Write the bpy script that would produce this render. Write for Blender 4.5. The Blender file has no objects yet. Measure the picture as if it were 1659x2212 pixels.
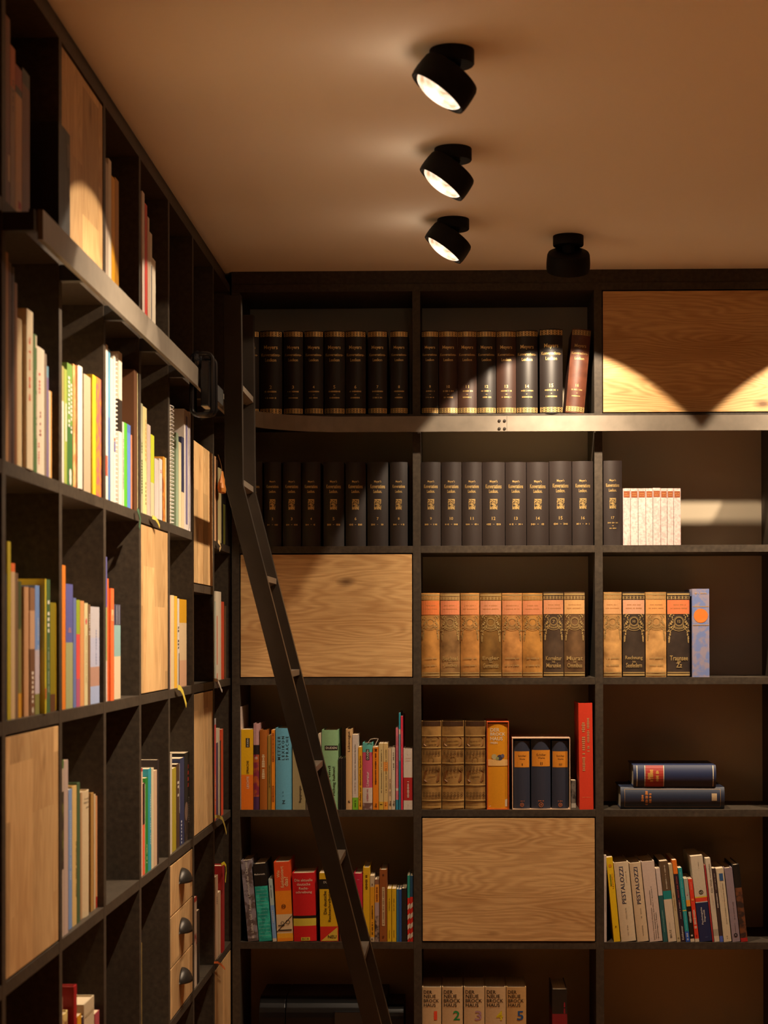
import bpy, bmesh, math, random
from mathutils import Vector, Matrix
R = math.radians
rnd = random.Random(7)
scene = bpy.context.scene
COL = scene.collection

# ------------------------------------------------------------------ camera, light, exposure
F, CX, CY = 3800.0, 919.458, 1337.218           # focal length and optical centre in pixels of a 1659 x 2212 frame
PSI, THE, ROL = 0.0190, 0.00863, -0.00234
CAMZ = 1.35
D, XL = 5.13268, -0.66913                       # front planes of the back and the left bookcase
CEIL = CAMZ + 1.06385
Y0, PIT, XB0, PB = 2.57411, 0.36879, -0.12279, 0.53022
def ZR(i): return CAMZ + 0.258016 - 0.385 * (i - 2)   # top of the shelf board of level i
r0 = Vector((math.cos(PSI), math.sin(PSI), 0))
fw = Vector((-math.sin(PSI) * math.cos(THE), math.cos(PSI) * math.cos(THE), math.sin(THE)))
u0 = r0.cross(fw)
ri = r0 * math.cos(ROL) + u0 * math.sin(ROL)
up = -r0 * math.sin(ROL) + u0 * math.cos(ROL)
cam = bpy.data.cameras.new('camera'); camo = bpy.data.objects.new('camera', cam); COL.objects.link(camo)
m3 = Matrix((ri, up, -fw)).transposed()
camo.matrix_world = Matrix.Translation((0, 0, CAMZ)) @ m3.to_4x4()
cam.sensor_fit = 'HORIZONTAL'; cam.sensor_width = 36; cam.lens = F / 1659 * 36
cam.shift_x = -(CX - 829.5) / 1659; cam.shift_y = (CY - 1106) / 1659
cam.clip_start = 0.05
cam.dof.use_dof = True; cam.dof.focus_distance = 5.05; cam.dof.aperture_fstop = 10
scene.camera = camo
SPOT_W, BEAM_W, BOUNCE_FILL_W, SPILL_W, LENS_E, LAMP = 41.0, 32.0, 255.0, .22, 1.7, (1.0, 0.79, 0.56)
w = bpy.data.worlds.new('world'); scene.world = w; w.use_nodes = True
w.node_tree.nodes['Background'].inputs[0].default_value = (1, 0.72, 0.45, 1)
w.node_tree.nodes['Background'].inputs[1].default_value = 0.02
scene.view_settings.view_transform = 'Standard'; scene.view_settings.look = 'None'
scene.view_settings.gamma = 1; scene.view_settings.use_curve_mapping = False
scene.view_settings.exposure = 0.0
scene.cycles.max_bounces = 10; scene.cycles.diffuse_bounces = 7
scene.cycles.sample_clamp_indirect = 6

def ray(px, py): return fw + ri * ((px - CX) / F) - up * ((py - CY) / F)
def onY(px, py, y):
    d = ray(px, py); t = y / d.y; return d.x * t, CAMZ + d.z * t
def onX(px, py, x):
    d = ray(px, py); t = x / d.x; return d.y * t, CAMZ + d.z * t

# ------------------------------------------------------------------ materials
def lin(h):
    h = h.lstrip('#'); v = [int(h[i:i + 2], 16) / 255 for i in (0, 2, 4)]
    return tuple(c / 12.92 if c <= .04045 else ((c + .055) / 1.055) ** 2.4 for c in v) + (1,)
MATS = {}
def newmat(name):
    m = bpy.data.materials.new(name); m.use_nodes = True
    return m, m.node_tree, m.node_tree.nodes['Principled BSDF']
def paper(hexc):
    """plain printed or cloth cover colour, with a faint fibre grain"""
    k = 'c' + hexc
    if k in MATS: return MATS[k]
    if hexc == 'gold':
        m, t, p = newmat('gold_foil')
        p.inputs['Base Color'].default_value = (.78, .53, .2, 1); p.inputs['Metallic'].default_value = .75; p.inputs['Roughness'].default_value = .42
    elif hexc in ('dimgold', 'fadegold'):
        m, t, p = newmat('worn_gold_foil')
        p.inputs['Base Color'].default_value = (.50, .34, .13, 1) if hexc == 'dimgold' else (.44, .29, .11, 1)
        p.inputs['Metallic'].default_value = .4; p.inputs['Roughness'].default_value = .5
    elif hexc[0] == '*':                         # worn old binding
        m, t, p = newmat('worn_binding')
        c = lin(hexc[1:]); n = t.nodes.new('ShaderNodeTexNoise'); n.inputs['Scale'].default_value = 26; n.inputs['Detail'].default_value = 7
        g = t.nodes.new('ShaderNodeTexCoord'); oi = t.nodes.new('ShaderNodeObjectInfo'); va = t.nodes.new('ShaderNodeVectorMath'); va.operation = 'ADD'
        t.links.new(g.outputs['Object'], va.inputs[0]); t.links.new(oi.outputs['Location'], va.inputs[1]); t.links.new(va.outputs[0], n.inputs['Vector'])
        rp = t.nodes.new('ShaderNodeValToRGB'); e = rp.color_ramp.elements
        e[0].position = .32; e[1].position = .68
        e[0].color = (c[0] * .55, c[1] * .5, c[2] * .45, 1); e[1].color = (min(1, c[0] * 1.3), min(1, c[1] * 1.3), min(1, c[2] * 1.3), 1)
        t.links.new(n.outputs[0], rp.inputs[0]); t.links.new(rp.outputs[0], p.inputs['Base Color'])
        b = t.nodes.new('ShaderNodeBump'); b.inputs['Strength'].default_value = .25; b.inputs['Distance'].default_value = .002
        t.links.new(n.outputs[0], b.inputs['Height']); t.links.new(b.outputs[0], p.inputs['Normal']); p.inputs['Roughness'].default_value = .5
    elif hexc[0] == '~':                         # mottled two-tone pattern  ~aaaaaa-bbbbbb
        m, t, p = newmat('mottled_print')
        a, b2 = hexc[1:].split('-'); n = t.nodes.new('ShaderNodeTexNoise'); n.inputs['Scale'].default_value = 150 if 'bd9d' in hexc else 55; n.inputs['Detail'].default_value = 3
        g = t.nodes.new('ShaderNodeTexCoord'); oi = t.nodes.new('ShaderNodeObjectInfo'); va = t.nodes.new('ShaderNodeVectorMath'); va.operation = 'ADD'
        t.links.new(g.outputs['Object'], va.inputs[0]); t.links.new(oi.outputs['Location'], va.inputs[1]); t.links.new(va.outputs[0], n.inputs['Vector'])
        rp = t.nodes.new('ShaderNodeValToRGB'); e = rp.color_ramp.elements
        e[0].position = .43; e[1].position = .57; e[0].color = lin(a); e[1].color = lin(b2)
        t.links.new(n.outputs[0], rp.inputs[0]); t.links.new(rp.outputs[0], p.inputs['Base Color']); p.inputs['Roughness'].default_value = .55
    else:
        m, t, p = newmat('book_cover'); c = lin(hexc); lu = .3 * c[0] + .6 * c[1] + .1 * c[2]; c = tuple(x * (1 - .26 * lu) for x in c)
        n = t.nodes.new('ShaderNodeTexNoise'); n.inputs['Scale'].default_value = 180; n.inputs['Detail'].default_value = 2
        g = t.nodes.new('ShaderNodeTexCoord'); t.links.new(g.outputs['Object'], n.inputs['Vector'])
        mx = t.nodes.new('ShaderNodeMix'); mx.data_type = 'RGBA'
        mx.inputs[6].default_value = tuple(x * .9 for x in c[:3]) + (1,); mx.inputs[7].default_value = tuple(min(1, x * 1.08) for x in c[:3]) + (1,)
        t.links.new(n.outputs[0], mx.inputs[0]); t.links.new(mx.outputs[2], p.inputs['Base Color'])
        p.inputs['Roughness'].default_value = .47
    MATS[k] = m; return m
def pages_mat():
    if 'pages' in MATS: return MATS['pages']
    m, t, p = newmat('page_edges')
    g = t.nodes.new('ShaderNodeTexCoord'); mp = t.nodes.new('ShaderNodeMapping'); mp.inputs['Scale'].default_value = (900, 3, 3)
    n = t.nodes.new('ShaderNodeTexNoise'); n.inputs['Scale'].default_value = 1
    t.links.new(g.outputs['Object'], mp.inputs[0]); t.links.new(mp.outputs[0], n.inputs['Vector'])
    mx = t.nodes.new('ShaderNodeMix'); mx.data_type = 'RGBA'; mx.inputs[6].default_value = lin('b79c78'); mx.inputs[7].default_value = lin('e4d2b4')
    t.links.new(n.outputs[0], mx.inputs[0]); t.links.new(mx.outputs[2], p.inputs['Base Color']); p.inputs['Roughness'].default_value = .8
    MATS['pages'] = m; return m
def board_mat():
    if 'board' in MATS: return MATS['board']
    m, t, p = newmat('black_fibreboard')
    g = t.nodes.new('ShaderNodeTexCoord'); n = t.nodes.new('ShaderNodeTexNoise'); n.inputs['Scale'].default_value = 90; n.inputs['Detail'].default_value = 6
    n2 = t.nodes.new('ShaderNodeTexNoise'); n2.inputs['Scale'].default_value = 6
    t.links.new(g.outputs['Object'], n.inputs['Vector']); t.links.new(g.outputs['Object'], n2.inputs['Vector'])
    rp = t.nodes.new('ShaderNodeValToRGB'); e = rp.color_ramp.elements; e[0].position = .3; e[1].position = .75
    e[0].color = (.042, .030, .020, 1); e[1].color = (.082, .060, .040, 1)
    t.links.new(n.outputs[0], rp.inputs[0])
    mx = t.nodes.new('ShaderNodeMix'); mx.data_type = 'RGBA'; mx.blend_type = 'MULTIPLY'; mx.inputs[0].default_value = .5
    t.links.new(rp.outputs[0], mx.inputs[6]); t.links.new(n2.outputs[0], mx.inputs[7]); t.links.new(mx.outputs[2], p.inputs['Base Color'])
    p.inputs['Roughness'].default_value = .55; p.inputs['Specular IOR Level'].default_value = .3
    MATS['board'] = m; return m
def steel_mat(name, base, met, ro):
    if name in MATS: return MATS[name]
    m, t, p = newmat(name)
    g = t.nodes.new('ShaderNodeTexCoord'); n = t.nodes.new('ShaderNodeTexNoise'); n.inputs['Scale'].default_value = 30; n.inputs['Detail'].default_value = 8
    t.links.new(g.outputs['Object'], n.inputs['Vector'])
    mx = t.nodes.new('ShaderNodeMix'); mx.data_type = 'RGBA'
    mx.inputs[6].default_value = tuple(x * .75 for x in base) + (1,); mx.inputs[7].default_value = tuple(x * 1.25 for x in base) + (1,)
    t.links.new(n.outputs[0], mx.inputs[0]); t.links.new(mx.outputs[2], p.inputs['Base Color'])
    p.inputs['Metallic'].default_value = met; p.inputs['Roughness'].default_value = ro
    MATS[name] = m; return m
def plain(name, col, ro=.5, met=0.0, emit=0.0):
    if name in MATS: return MATS[name]
    m, t, p = newmat(name)
    p.inputs['Base Color'].default_value = tuple(col) + (1,); p.inputs['Roughness'].default_value = ro; p.inputs['Metallic'].default_value = met
    if emit: p.inputs['Emission Color'].default_value = tuple(col) + (1,); p.inputs['Emission Strength'].default_value = emit
    MATS[name] = m; return m
def oak(name, axis, staves, c0, c1):
    """oak with grain along local `axis`; staves = glued-up lamellas"""
    if name in MATS: return MATS[name]
    m, t, p = newmat(name); N = t.nodes.new; L = t.links.new
    g = N('ShaderNodeTexCoord'); oi = N('ShaderNodeObjectInfo')
    off = N('ShaderNodeVectorMath'); off.operation = 'SCALE'; L(oi.outputs['Location'], off.inputs[0]); off.inputs['Scale'].default_value = 3.7
    va = N('ShaderNodeVectorMath'); va.operation = 'ADD'; L(g.outputs['Object'], va.inputs[0]); L(off.outputs[0], va.inputs[1])
    vec = va.outputs[0]; tone = None
    if staves:
        br = N('ShaderNodeTexBrick'); br.inputs['Scale'].default_value = 1; br.inputs['Mortar Size'].default_value = 0; br.inputs['Bias'].default_value = 0
        br.inputs['Brick Width'].default_value = .23; br.inputs['Row Height'].default_value = .14; br.offset = .37
        br.inputs['Color1'].default_value = (0, 0, 0, 1); br.inputs['Color2'].default_value = (1, 1, 1, 1); br.inputs['Mortar'].default_value = (.5, .5, .5, 1)
        sp = N('ShaderNodeSeparateXYZ'); L(vec, sp.inputs[0]); cb = N('ShaderNodeCombineXYZ')
        L(sp.outputs['Z'], cb.inputs['X']); L(sp.outputs['X'], cb.inputs['Y'])
        L(cb.outputs[0], br.inputs['Vector']); tone = br.outputs['Color']
        sh = N('ShaderNodeVectorMath'); sh.operation = 'MULTIPLY_ADD'; L(tone, sh.inputs[0]); sh.inputs[1].default_value = (3, 5, 7); L(vec, sh.inputs[2]); vec = sh.outputs[0]
    mp = N('ShaderNodeMapping'); s = [7, 7, 7]; s['xyz'.index(axis)] = 1.1; mp.inputs['Scale'].default_value = s; L(vec, mp.inputs[0])
    dn = N('ShaderNodeTexNoise'); dn.inputs['Scale'].default_value = 1; dn.inputs['Detail'].default_value = 3; dn.inputs['Roughness'].default_value = .45; L(mp.outputs[0], dn.inputs['Vector'])
    rg = N('ShaderNodeMath'); rg.operation = 'MULTIPLY'; rg.inputs[1].default_value = 210; L(dn.outputs[0], rg.inputs[0])      # growth rings: contour lines of a stretched noise
    sn = N('ShaderNodeMath'); sn.operation = 'SINE'; L(rg.outputs[0], sn.inputs[0])
    mr = N('ShaderNodeMapRange'); mr.inputs['From Min'].default_value = -1; L(sn.outputs[0], mr.inputs[0])
    mp2 = N('ShaderNodeMapping'); s2 = [520, 520, 520]; s2['xyz'.index(axis)] = 16; mp2.inputs['Scale'].default_value = s2; L(vec, mp2.inputs[0])
    n2 = N('ShaderNodeTexNoise'); n2.inputs['Scale'].default_value = 1; n2.inputs['Detail'].default_value = 3; L(mp2.outputs[0], n2.inputs['Vector'])
    mp3 = N('ShaderNodeMapping'); s3 = [9, 9, 9]; s3['xyz'.index(axis)] = 2; mp3.inputs['Scale'].default_value = s3; L(vec, mp3.inputs[0])
    n3 = N('ShaderNodeTexNoise'); n3.inputs['Scale'].default_value = 1; n3.inputs['Detail'].default_value = 2; L(mp3.outputs[0], n3.inputs['Vector'])
    ad = N('ShaderNodeMath'); ad.operation = 'MULTIPLY_ADD'; L(mr.outputs[0], ad.inputs[0]); ad.inputs[1].default_value = .26; L(n3.outputs[0], ad.inputs[2])
    rp = N('ShaderNodeValToRGB'); e = rp.color_ramp.elements; e[0].position = .20; e[1].position = 1.0; e[0].color = lin(c1); e[1].color = lin(c0); L(ad.outputs[0], rp.inputs[0])
    mx = N('ShaderNodeMix'); mx.data_type = 'RGBA'; mx.blend_type = 'MULTIPLY'; mx.inputs[0].default_value = .4; L(rp.outputs[0], mx.inputs[6])
    r2 = N('ShaderNodeValToRGB'); r2.color_ramp.elements[0].position = .34; r2.color_ramp.elements[0].color = (.5, .42, .34, 1); r2.color_ramp.elements[1].position = .5; L(n2.outputs[0], r2.inputs[0]); L(r2.outputs[0], mx.inputs[7])
    vo = N('ShaderNodeTexVoronoi'); vo.inputs['Scale'].default_value = 1; kp = N('ShaderNodeMapping'); ks = [7, 7, 7]; ks['xyz'.index(axis)] = 3.4; kp.inputs['Scale'].default_value = ks; L(vec, kp.inputs[0]); L(kp.outputs[0], vo.inputs['Vector'])
    kr = N('ShaderNodeValToRGB'); kr.color_ramp.elements[0].position = .03; kr.color_ramp.elements[0].color = (.16, .10, .06, 1); kr.color_ramp.elements[1].position = .12; L(vo.outputs['Distance'], kr.inputs[0])
    mk = N('ShaderNodeMix'); mk.data_type = 'RGBA'; mk.blend_type = 'MULTIPLY'; mk.inputs[0].default_value = .88; L(mx.outputs[2], mk.inputs[6]); L(kr.outputs[0], mk.inputs[7])
    out = mk.outputs[2]
    if staves:
        tr = N('ShaderNodeMapRange'); tr.inputs['To Min'].default_value = .74; tr.inputs['To Max'].default_value = 1.16; L(tone, tr.inputs[0])
        mt = N('ShaderNodeVectorMath'); mt.operation = 'SCALE'; L(out, mt.inputs[0]); L(tr.outputs[0], mt.inputs['Scale']); out = mt.outputs[0]
    L(out, p.inputs['Base Color']); p.inputs['Roughness'].default_value = .5
    b = N('ShaderNodeBump'); b.inputs['Strength'].default_value = .15; b.inputs['Distance'].default_value = .001; L(n2.outputs[0], b.inputs['Height']); L(b.outputs[0], p.inputs['Normal'])
    MATS[name] = m; return m
def plaster(name, col):
    m, t, p = newmat(name); g = t.nodes.new('ShaderNodeTexCoord'); n = t.nodes.new('ShaderNodeTexNoise'); n.inputs['Scale'].default_value = 120; n.inputs['Detail'].default_value = 4
    t.links.new(g.outputs['Object'], n.inputs['Vector']); b = t.nodes.new('ShaderNodeBump'); b.inputs['Strength'].default_value = .06; b.inputs['Distance'].default_value = .002
    t.links.new(n.outputs[0], b.inputs['Height']); t.links.new(b.outputs[0], p.inputs['Normal'])
    p.inputs['Base Color'].default_value = col + (1,); p.inputs['Roughness'].default_value = .85
    return m
M_BOARD = board_mat()
M_RAIL = steel_mat('rail_steel', (.22, .185, .145), .35, .42)
M_LADDER = steel_mat('ladder_steel', (.034, .026, .020), .45, .34)
M_BLACK = plain('black_steel', (.016, .014, .012), .5)
M_LAMP = plain('black_lamp_coating', (.005, .0045, .004), .6)
M_LAMP.node_tree.nodes['Principled BSDF'].inputs['Specular IOR Level'].default_value = .15
M_RUNG_LIT = steel_mat('rung_steel_lit', (.15, .115, .085), .4, .4)  # ladder steel made paler: light caught from the spots put into the colour
M_PLASTIC = plain('black_gloss_plastic', (.012, .012, .013), .18)
M_OAKH = oak('oak_veneer', 'x', False, 'a97c4a', 'e0b87e')
M_OAKV = oak('oak_lamella', 'z', True, 'b08656', 'e0ba84')

# ------------------------------------------------------------------ mesh helpers
def link(name, verts, faces, mats, parent=None, mi=None, smooth=False, bevel=0, loc=None):
    me = bpy.data.meshes.new(name); me.from_pydata([tuple(v) for v in verts], [], faces)
    for m in (mats if isinstance(mats, (list, tuple)) else [mats]): me.materials.append(m)
    if mi: me.polygons.foreach_set('material_index', mi)
    me.validate(); bm = bmesh.new(); bm.from_mesh(me); bmesh.ops.recalc_face_normals(bm, faces=bm.faces)
    if bevel: bmesh.ops.bevel(bm, geom=list(bm.edges), offset=bevel, segments=2, affect='EDGES', profile=.7, clamp_overlap=True)
    bm.to_mesh(me); bm.free()
    if smooth: me.polygons.foreach_set('use_smooth', [True] * len(me.polygons)); me.set_sharp_from_angle(angle=R(38))
    me.update()
    o = bpy.data.objects.new(name, me); COL.objects.link(o)
    if parent is not None: o.parent = parent
    if loc is not None: o.location = loc
    return o
BOXF = [(0, 1, 3, 2), (4, 6, 7, 5), (0, 4, 5, 1), (2, 3, 7, 6), (0, 2, 6, 4), (1, 5, 7, 3)]
def boxv(x0, x1, y0, y1, z0, z1): return [(x, y, z) for x in (x0, x1) for y in (y0, y1) for z in (z0, z1)]
def box(name, b, mat, parent=None, bevel=0.0):
    cx, cy, cz = (b[0] + b[1]) / 2, (b[2] + b[3]) / 2, (b[4] + b[5]) / 2
    v = [(x - cx, y - cy, z - cz) for x, y, z in boxv(*b)]
    base = parent.location if parent is not None else Vector((0, 0, 0))
    return link(name, v, BOXF, mat, parent, bevel=bevel, loc=Vector((cx, cy, cz)) - base)
def lathe(prof, n=40):
    """profile [(r, z)] spun about z"""
    v, f = [], []
    for r, z in prof: v += [(r * math.cos(2 * math.pi * i / n), r * math.sin(2 * math.pi * i / n), z) for i in range(n)]
    for k in range(len(prof) - 1):
        for i in range(n):
            j = (i + 1) % n; f.append((k * n + i, k * n + j, (k + 1) * n + j, (k + 1) * n + i))
    f.append(tuple(range(n))); f.append(tuple(range((len(prof) - 1) * n, len(prof) * n)))
    return v, f
def empty(name, loc, label, cat, group=None, rot=(0, 0, 0)):
    o = bpy.data.objects.new(name, None); COL.objects.link(o); o.location = loc; o.rotation_euler = rot; o.empty_display_size = .02
    o['label'] = label; o['category'] = cat
    if group: o['group'] = group
    return o
def tag(o, label, cat, group=None):
    o['label'] = label; o['category'] = cat
    if group: o['group'] = group
    return o
def struct(o): o['kind'] = 'structure'; return o
def strip(name, pts, wid, mat, parent, normal=None):
    """ribbon band along world points, converted into the parent's frame"""
    inv = Matrix.LocRotScale(parent.location, parent.rotation_euler, None).inverted()
    v, f = [], []
    for i, p in enumerate(pts):
        p = Vector(p); a = Vector(pts[max(0, i - 1)]); b = Vector(pts[min(len(pts) - 1, i + 1)])
        s = (b - a).cross(Vector(normal or (1, 0, 0))); s = s.normalized() * wid / 2 if s.length > 1e-6 else Vector((0, wid / 2, 0))
        n = Vector(normal or (1, 0, 0)) * .0004
        for q in (p - s - n, p + s - n, p + s + n, p - s + n): v.append(inv @ q)
    for i in range(len(pts) - 1):
        for k in range(4): f.append((i * 4 + k, i * 4 + (k + 1) % 4, i * 4 + 4 + (k + 1) % 4, i * 4 + 4 + k))
    f += [(0, 1, 2, 3), tuple(len(v) - 4 + k for k in range(4))]
    return link(name, v, f, mat, parent)

# ------------------------------------------------------------------ room shell
WX0, WX1, WY0, WY1 = XL - .275, 3.1, -1.2, D + .275
def slab(name, b, mat): return struct(box(name, b, mat))
slab('floor', (WX0, WX1, WY0, WY1, -.1, 0), oak('oak_parquet', 'y', False, '8f5724', 'bb7d3a'))
slab('ceiling', (WX0, WX1, WY0, WY1, CEIL, CEIL + .1), plaster('ceiling_paint', (.86, .80, .72)))
M_WALL = plaster('wall_paint', (.52, .43, .31)); M_DARK = plaster('dark_wall_paint', (.07, .045, .028))
slab('wall_back', (WX0, WX1, WY1, WY1 + .1, 0, CEIL), M_WALL)
slab('wall_left', (WX0 - .1, WX0, WY0, WY1, 0, CEIL), M_WALL)
slab('wall_right', (WX1, WX1 + .1, WY0, WY1, 0, CEIL), M_DARK)
slab('wall_front', (WX0, WX1, WY0 - .1, WY0, 0, CEIL), M_DARK)

# ------------------------------------------------------------------ bookcases
T = .022
TOPZ = CAMZ + 1.003
def leftpost(k): return Y0 + k * PIT
def backpost(k): return XB0 + k * PB
bl = empty('bookcase', (XL, leftpost(3), 0), 'tall black built-in bookcase with oak doors running along the left wall', 'bookcase')
for k in range(-1, 8):
    y = leftpost(k); box('upright', (XL - .27, XL, y - T / 2, y + T / 2, .05, TOPZ), M_BOARD, bl, .0008)
LDEPTH = .268
def lshelf(k, ztop, halves=False):
    a, b = leftpost(k) + T / 2, leftpost(k + 1) - T / 2
    if halves:
        m = (a + b) / 2
        for p, q in ((a, m - .001), (m + .001, b)): box('shelf', (XL - LDEPTH, XL - .0003, p, q, ztop - .0205, ztop), M_BOARD, bl, .0006)
    else: box('shelf', (XL - LDEPTH, XL - .0003, a, b, ztop - .0205, ztop), M_BOARD, bl, .0006)
c5m = leftpost(5) + PIT / 2
_, Z5A = onX(439, 965, XL); _, Z5B = onX(439, 1262, XL)
for k in range(-1, 7):
    for i in range(1, 7):
        if k == 5 and i == 2: continue
        lshelf(k, ZR(i), k == 5)
lshelf(5, Z5B - .003, True)
box('top_board', (XL - .27, XL, leftpost(-1) - T / 2, leftpost(7) + T / 2, TOPZ, TOPZ + .022), M_BOARD, bl, .0006)
box('cornice', (XL - .27, XL - .018, leftpost(-1) - T / 2, leftpost(7) + T / 2, TOPZ + .022, CEIL), M_BOARD, bl)
box('plinth', (XL - .25, XL - .03, leftpost(-1), leftpost(7), 0, .05), M_BOARD, bl)
def ldoor(k, z0, z1, a=0.0, b=1.0, lab=None):
    p, q = leftpost(k) + T / 2 + .003, leftpost(k + 1) - T / 2 - .003
    y0, y1 = p + (q - p) * a + (.0016 if a else 0), p + (q - p) * b - (.0016 if b < 1 else 0)
    o = box('door', (-(y1 - y0) / 2, (y1 - y0) / 2, 0, .019, -(z1 - z0) / 2, (z1 - z0) / 2), M_OAKV, None, .0008)
    o.parent = bl; o.rotation_euler = (0, 0, R(90)); o.location = Vector((XL - .0105, (y0 + y1) / 2, (z0 + z1) / 2)) - bl.location
    if lab: o['label'] = lab
    return o
ldoor(1, ZR(1) + .003, TOPZ - .006)
ldoor(3, ZR(3) + .003, ZR(2) - .0245)
ldoor(0, ZR(4) + .003, ZR(3) - .0245)
for a, b in ((0, .5), (.5, 1)):
    ldoor(5, Z5B, Z5A, a, b); ldoor(5, ZR(4) + .003, ZR(3) - .0245, a, b)
ldoor(6, ZR(6) + .003, ZR(5) - .0245)
M_CUP = plain('cup_pull_iron', (.03, .025, .021), .4, .5)
dz0, dz1 = ZR(5) + .002, ZR(4) - .0235
for j in range(3):
    h = (dz1 - dz0) / 3
    dr = ldoor(4, dz0 + j * h + .0017, dz0 + (j + 1) * h - .0017); dr.name = 'drawer'
    v, f = [], []
    NA, NB = 14, 8                                  # cup pull: a hood open at the bottom
    for i in range(NB + 1):
        th = (math.pi / 2) * i / NB
        for q in range(NA + 1):
            ph = math.pi * q / NA
            v.append((.043 * math.cos(ph) , -.026 * math.sin(ph) * math.cos(th) , .033 * math.sin(ph) * math.sin(th)))
    for i in range(NB):
        for q in range(NA): f.append((i * (NA + 1) + q, i * (NA + 1) + q + 1, (i + 1) * (NA + 1) + q + 1, (i + 1) * (NA + 1) + q))
    hd = link('handle', v, f, M_CUP, dr, smooth=True, loc=(0, -.0095, .001)); hd['label'] = 'dark iron cup pull'
    so = hd.modifiers.new('thickness', 'SOLIDIFY'); so.thickness = .002

bb = empty('bookcase', (backpost(1), D, 0), 'wide black built-in bookcase across the back wall behind the ladder', 'bookcase')
for k in range(-1, 4):
    x = backpost(k); box('upright', (x - .0115, x + .0115, D, D + .268, .05, TOPZ), M_BOARD, bb, .0008)
def bshelf(k, ztop): box('shelf', (backpost(k) + .0115, backpost(k + 1) - .0115, D + .0005, D + .268, ztop - .0205, ztop), M_BOARD, bb, .0006)
for k in range(-1, 3):
    for i in range(1, 7): bshelf(k, ZR(i))
box('top_board', (backpost(-1) - .0115, backpost(3) + .0115, D, D + .268, TOPZ, TOPZ + .022), M_BOARD, bb, .0006)
box('cornice', (backpost(-1) - .0115, backpost(3) + .0115, D + .004, D + .268, TOPZ + .022, CEIL), M_BOARD, bb)
box('plinth', (backpost(-1), backpost(3), D + .03, D + .25, 0, .05), M_BOARD, bb)
def bdoor(k, z0, z1):
    x0, x1 = backpost(k) + .0145, backpost(k + 1) - .0145
    return box('door', (x0, x1, D - .001, D + .018, z0, z1), M_OAKH, bb, .0008)
bdoor(1, ZR(1) + .003, TOPZ - .004)
bdoor(-1, ZR(3) + .003, ZR(2) - .0245)
bdoor(0, ZR(5) + .003, ZR(4) - .0245)

# ------------------------------------------------------------------ ladder rail
RO = .055
_, RZ1 = onY(1150, 898, D - RO); _, RZ0 = onY(1150, 931.5, D - RO)
RX, RY, RR = XL + RO, D - RO, .29
rail = empty('ladder_rail', (RX, 4.0, RZ0), 'grey steel ladder rail curving round the corner in front of the top shelves', 'rail')
ynear, _ = onX(93, 470, RX)
path = [(RX, ynear), (RX, RY - RR)]
for i in range(1, 13):
    a = math.pi - (math.pi / 2) * i / 12
    path.append((RX + RR + RR * math.cos(a), RY - RR + RR * math.sin(a)))
def railbar(name, pts):
    v, f = [], []
    for i, p in enumerate(pts):
        a = Vector(pts[max(0, i - 1)]); b = Vector(pts[min(len(pts) - 1, i + 1)]); d = (b - a).normalized(); n = Vector((d.y, -d.x))
        for s, z in ((0, RZ0), (0, RZ1), (-.008, RZ1), (-.008, RZ0)):
            q = Vector(p) + n * s; v.append((q.x - rail.location.x, q.y - rail.location.y, z - rail.location.z))
    for i in range(len(pts) - 1):
        for k in range(4): f.append((i * 4 + k, i * 4 + (k + 1) % 4, i * 4 + 4 + (k + 1) % 4, i * 4 + 4 + k))
    f += [(0, 1, 2, 3), tuple(len(v) - 4 + k for k in range(4))]
    return link(name, v, f, M_RAIL, rail)
jx, _ = onY(1095, 914, RY)
railbar('bar', path + [(jx - .0004, RY)])
railbar('bar', [(jx + .0004, RY), (backpost(3), RY)])
for px, py in ((1078.5, 909), (1090, 909), (1078.5, 926), (1090, 926)):
    x, z = onY(px, py, RY); v, f = lathe([(.0001, .0022), (.0042, .0016), (.0046, 0), (.0046, -.003)], 14)
    v = [(a, -c, b) for a, b, c in v]
    link('screw', v, f, M_LADDER, rail, loc=Vector((x, RY - .0005, z)) - rail.location)
ZB = ZR(1) - .0205
for k in range(0, 7):
    y = leftpost(k)
    box('bracket', (XL + .0005, RX - .008, y - .009, y + .009, ZB - .028, ZB - .001), M_BLACK, rail)
    box('bracket', (RX - .016, RX - .0082, y - .009, y + .009, ZB - .001, RZ1 - .004), M_BLACK, rail)
for k in range(0, 3):
    x = backpost(k)
    box('bracket', (x - .010, x + .010, RY + .008, D - .0005, ZB - .028, ZB - .001), M_BLACK, rail)
    box('bracket', (x - .010, x + .010, RY + .0082, RY + .016, ZB - .001, RZ1 - .004), M_BLACK, rail)

# ------------------------------------------------------------------ ladder
YN, YF = 4.43, 4.70
def lx(px, py, y): return onY(px, py, y)
xa, zt = lx(483.5, 640, YN); xb, _ = lx(522, 640, YN); SW = xb - xa
_, zbend = lx(505, 1046, YN); xbend = lx(487, 1046, YN)[0]
xe, ze = lx(756, 2100, YN)
slope = (xe - xbend) / (zbend - ze)
ladder = empty('ladder', (xbend + slope * zbend, (YN + YF) / 2, 0), 'dark steel library ladder hanging from the rail in the corner', 'ladder')
LO = ladder.location
def stringer(y):
    pr = [(xa, zt), (xa + (xbend - xa) * .5, (zt + zbend) / 2), (xbend, zbend), (xbend + slope * zbend, 0.004)]
    v, f = [], []
    for x, z in pr:
        for dx, dy in ((0, -.0125), (SW, -.0125), (SW, .0125), (0, .0125)): v.append((x + dx - LO.x, y + dy - LO.y, z - LO.z))
    for i in range(3):
        for k in range(4): f.append((i * 4 + k, i * 4 + (k + 1) % 4, i * 4 + 4 + (k + 1) % 4, i * 4 + 4 + k))
    f += [(0, 1, 2, 3), (12, 13, 14, 15)]
    return link('stringer', v, f, M_LADDER, ladder, bevel=.0015)
stringer(YN); stringer(YF)
YM = (YN + YF) / 2
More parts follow.
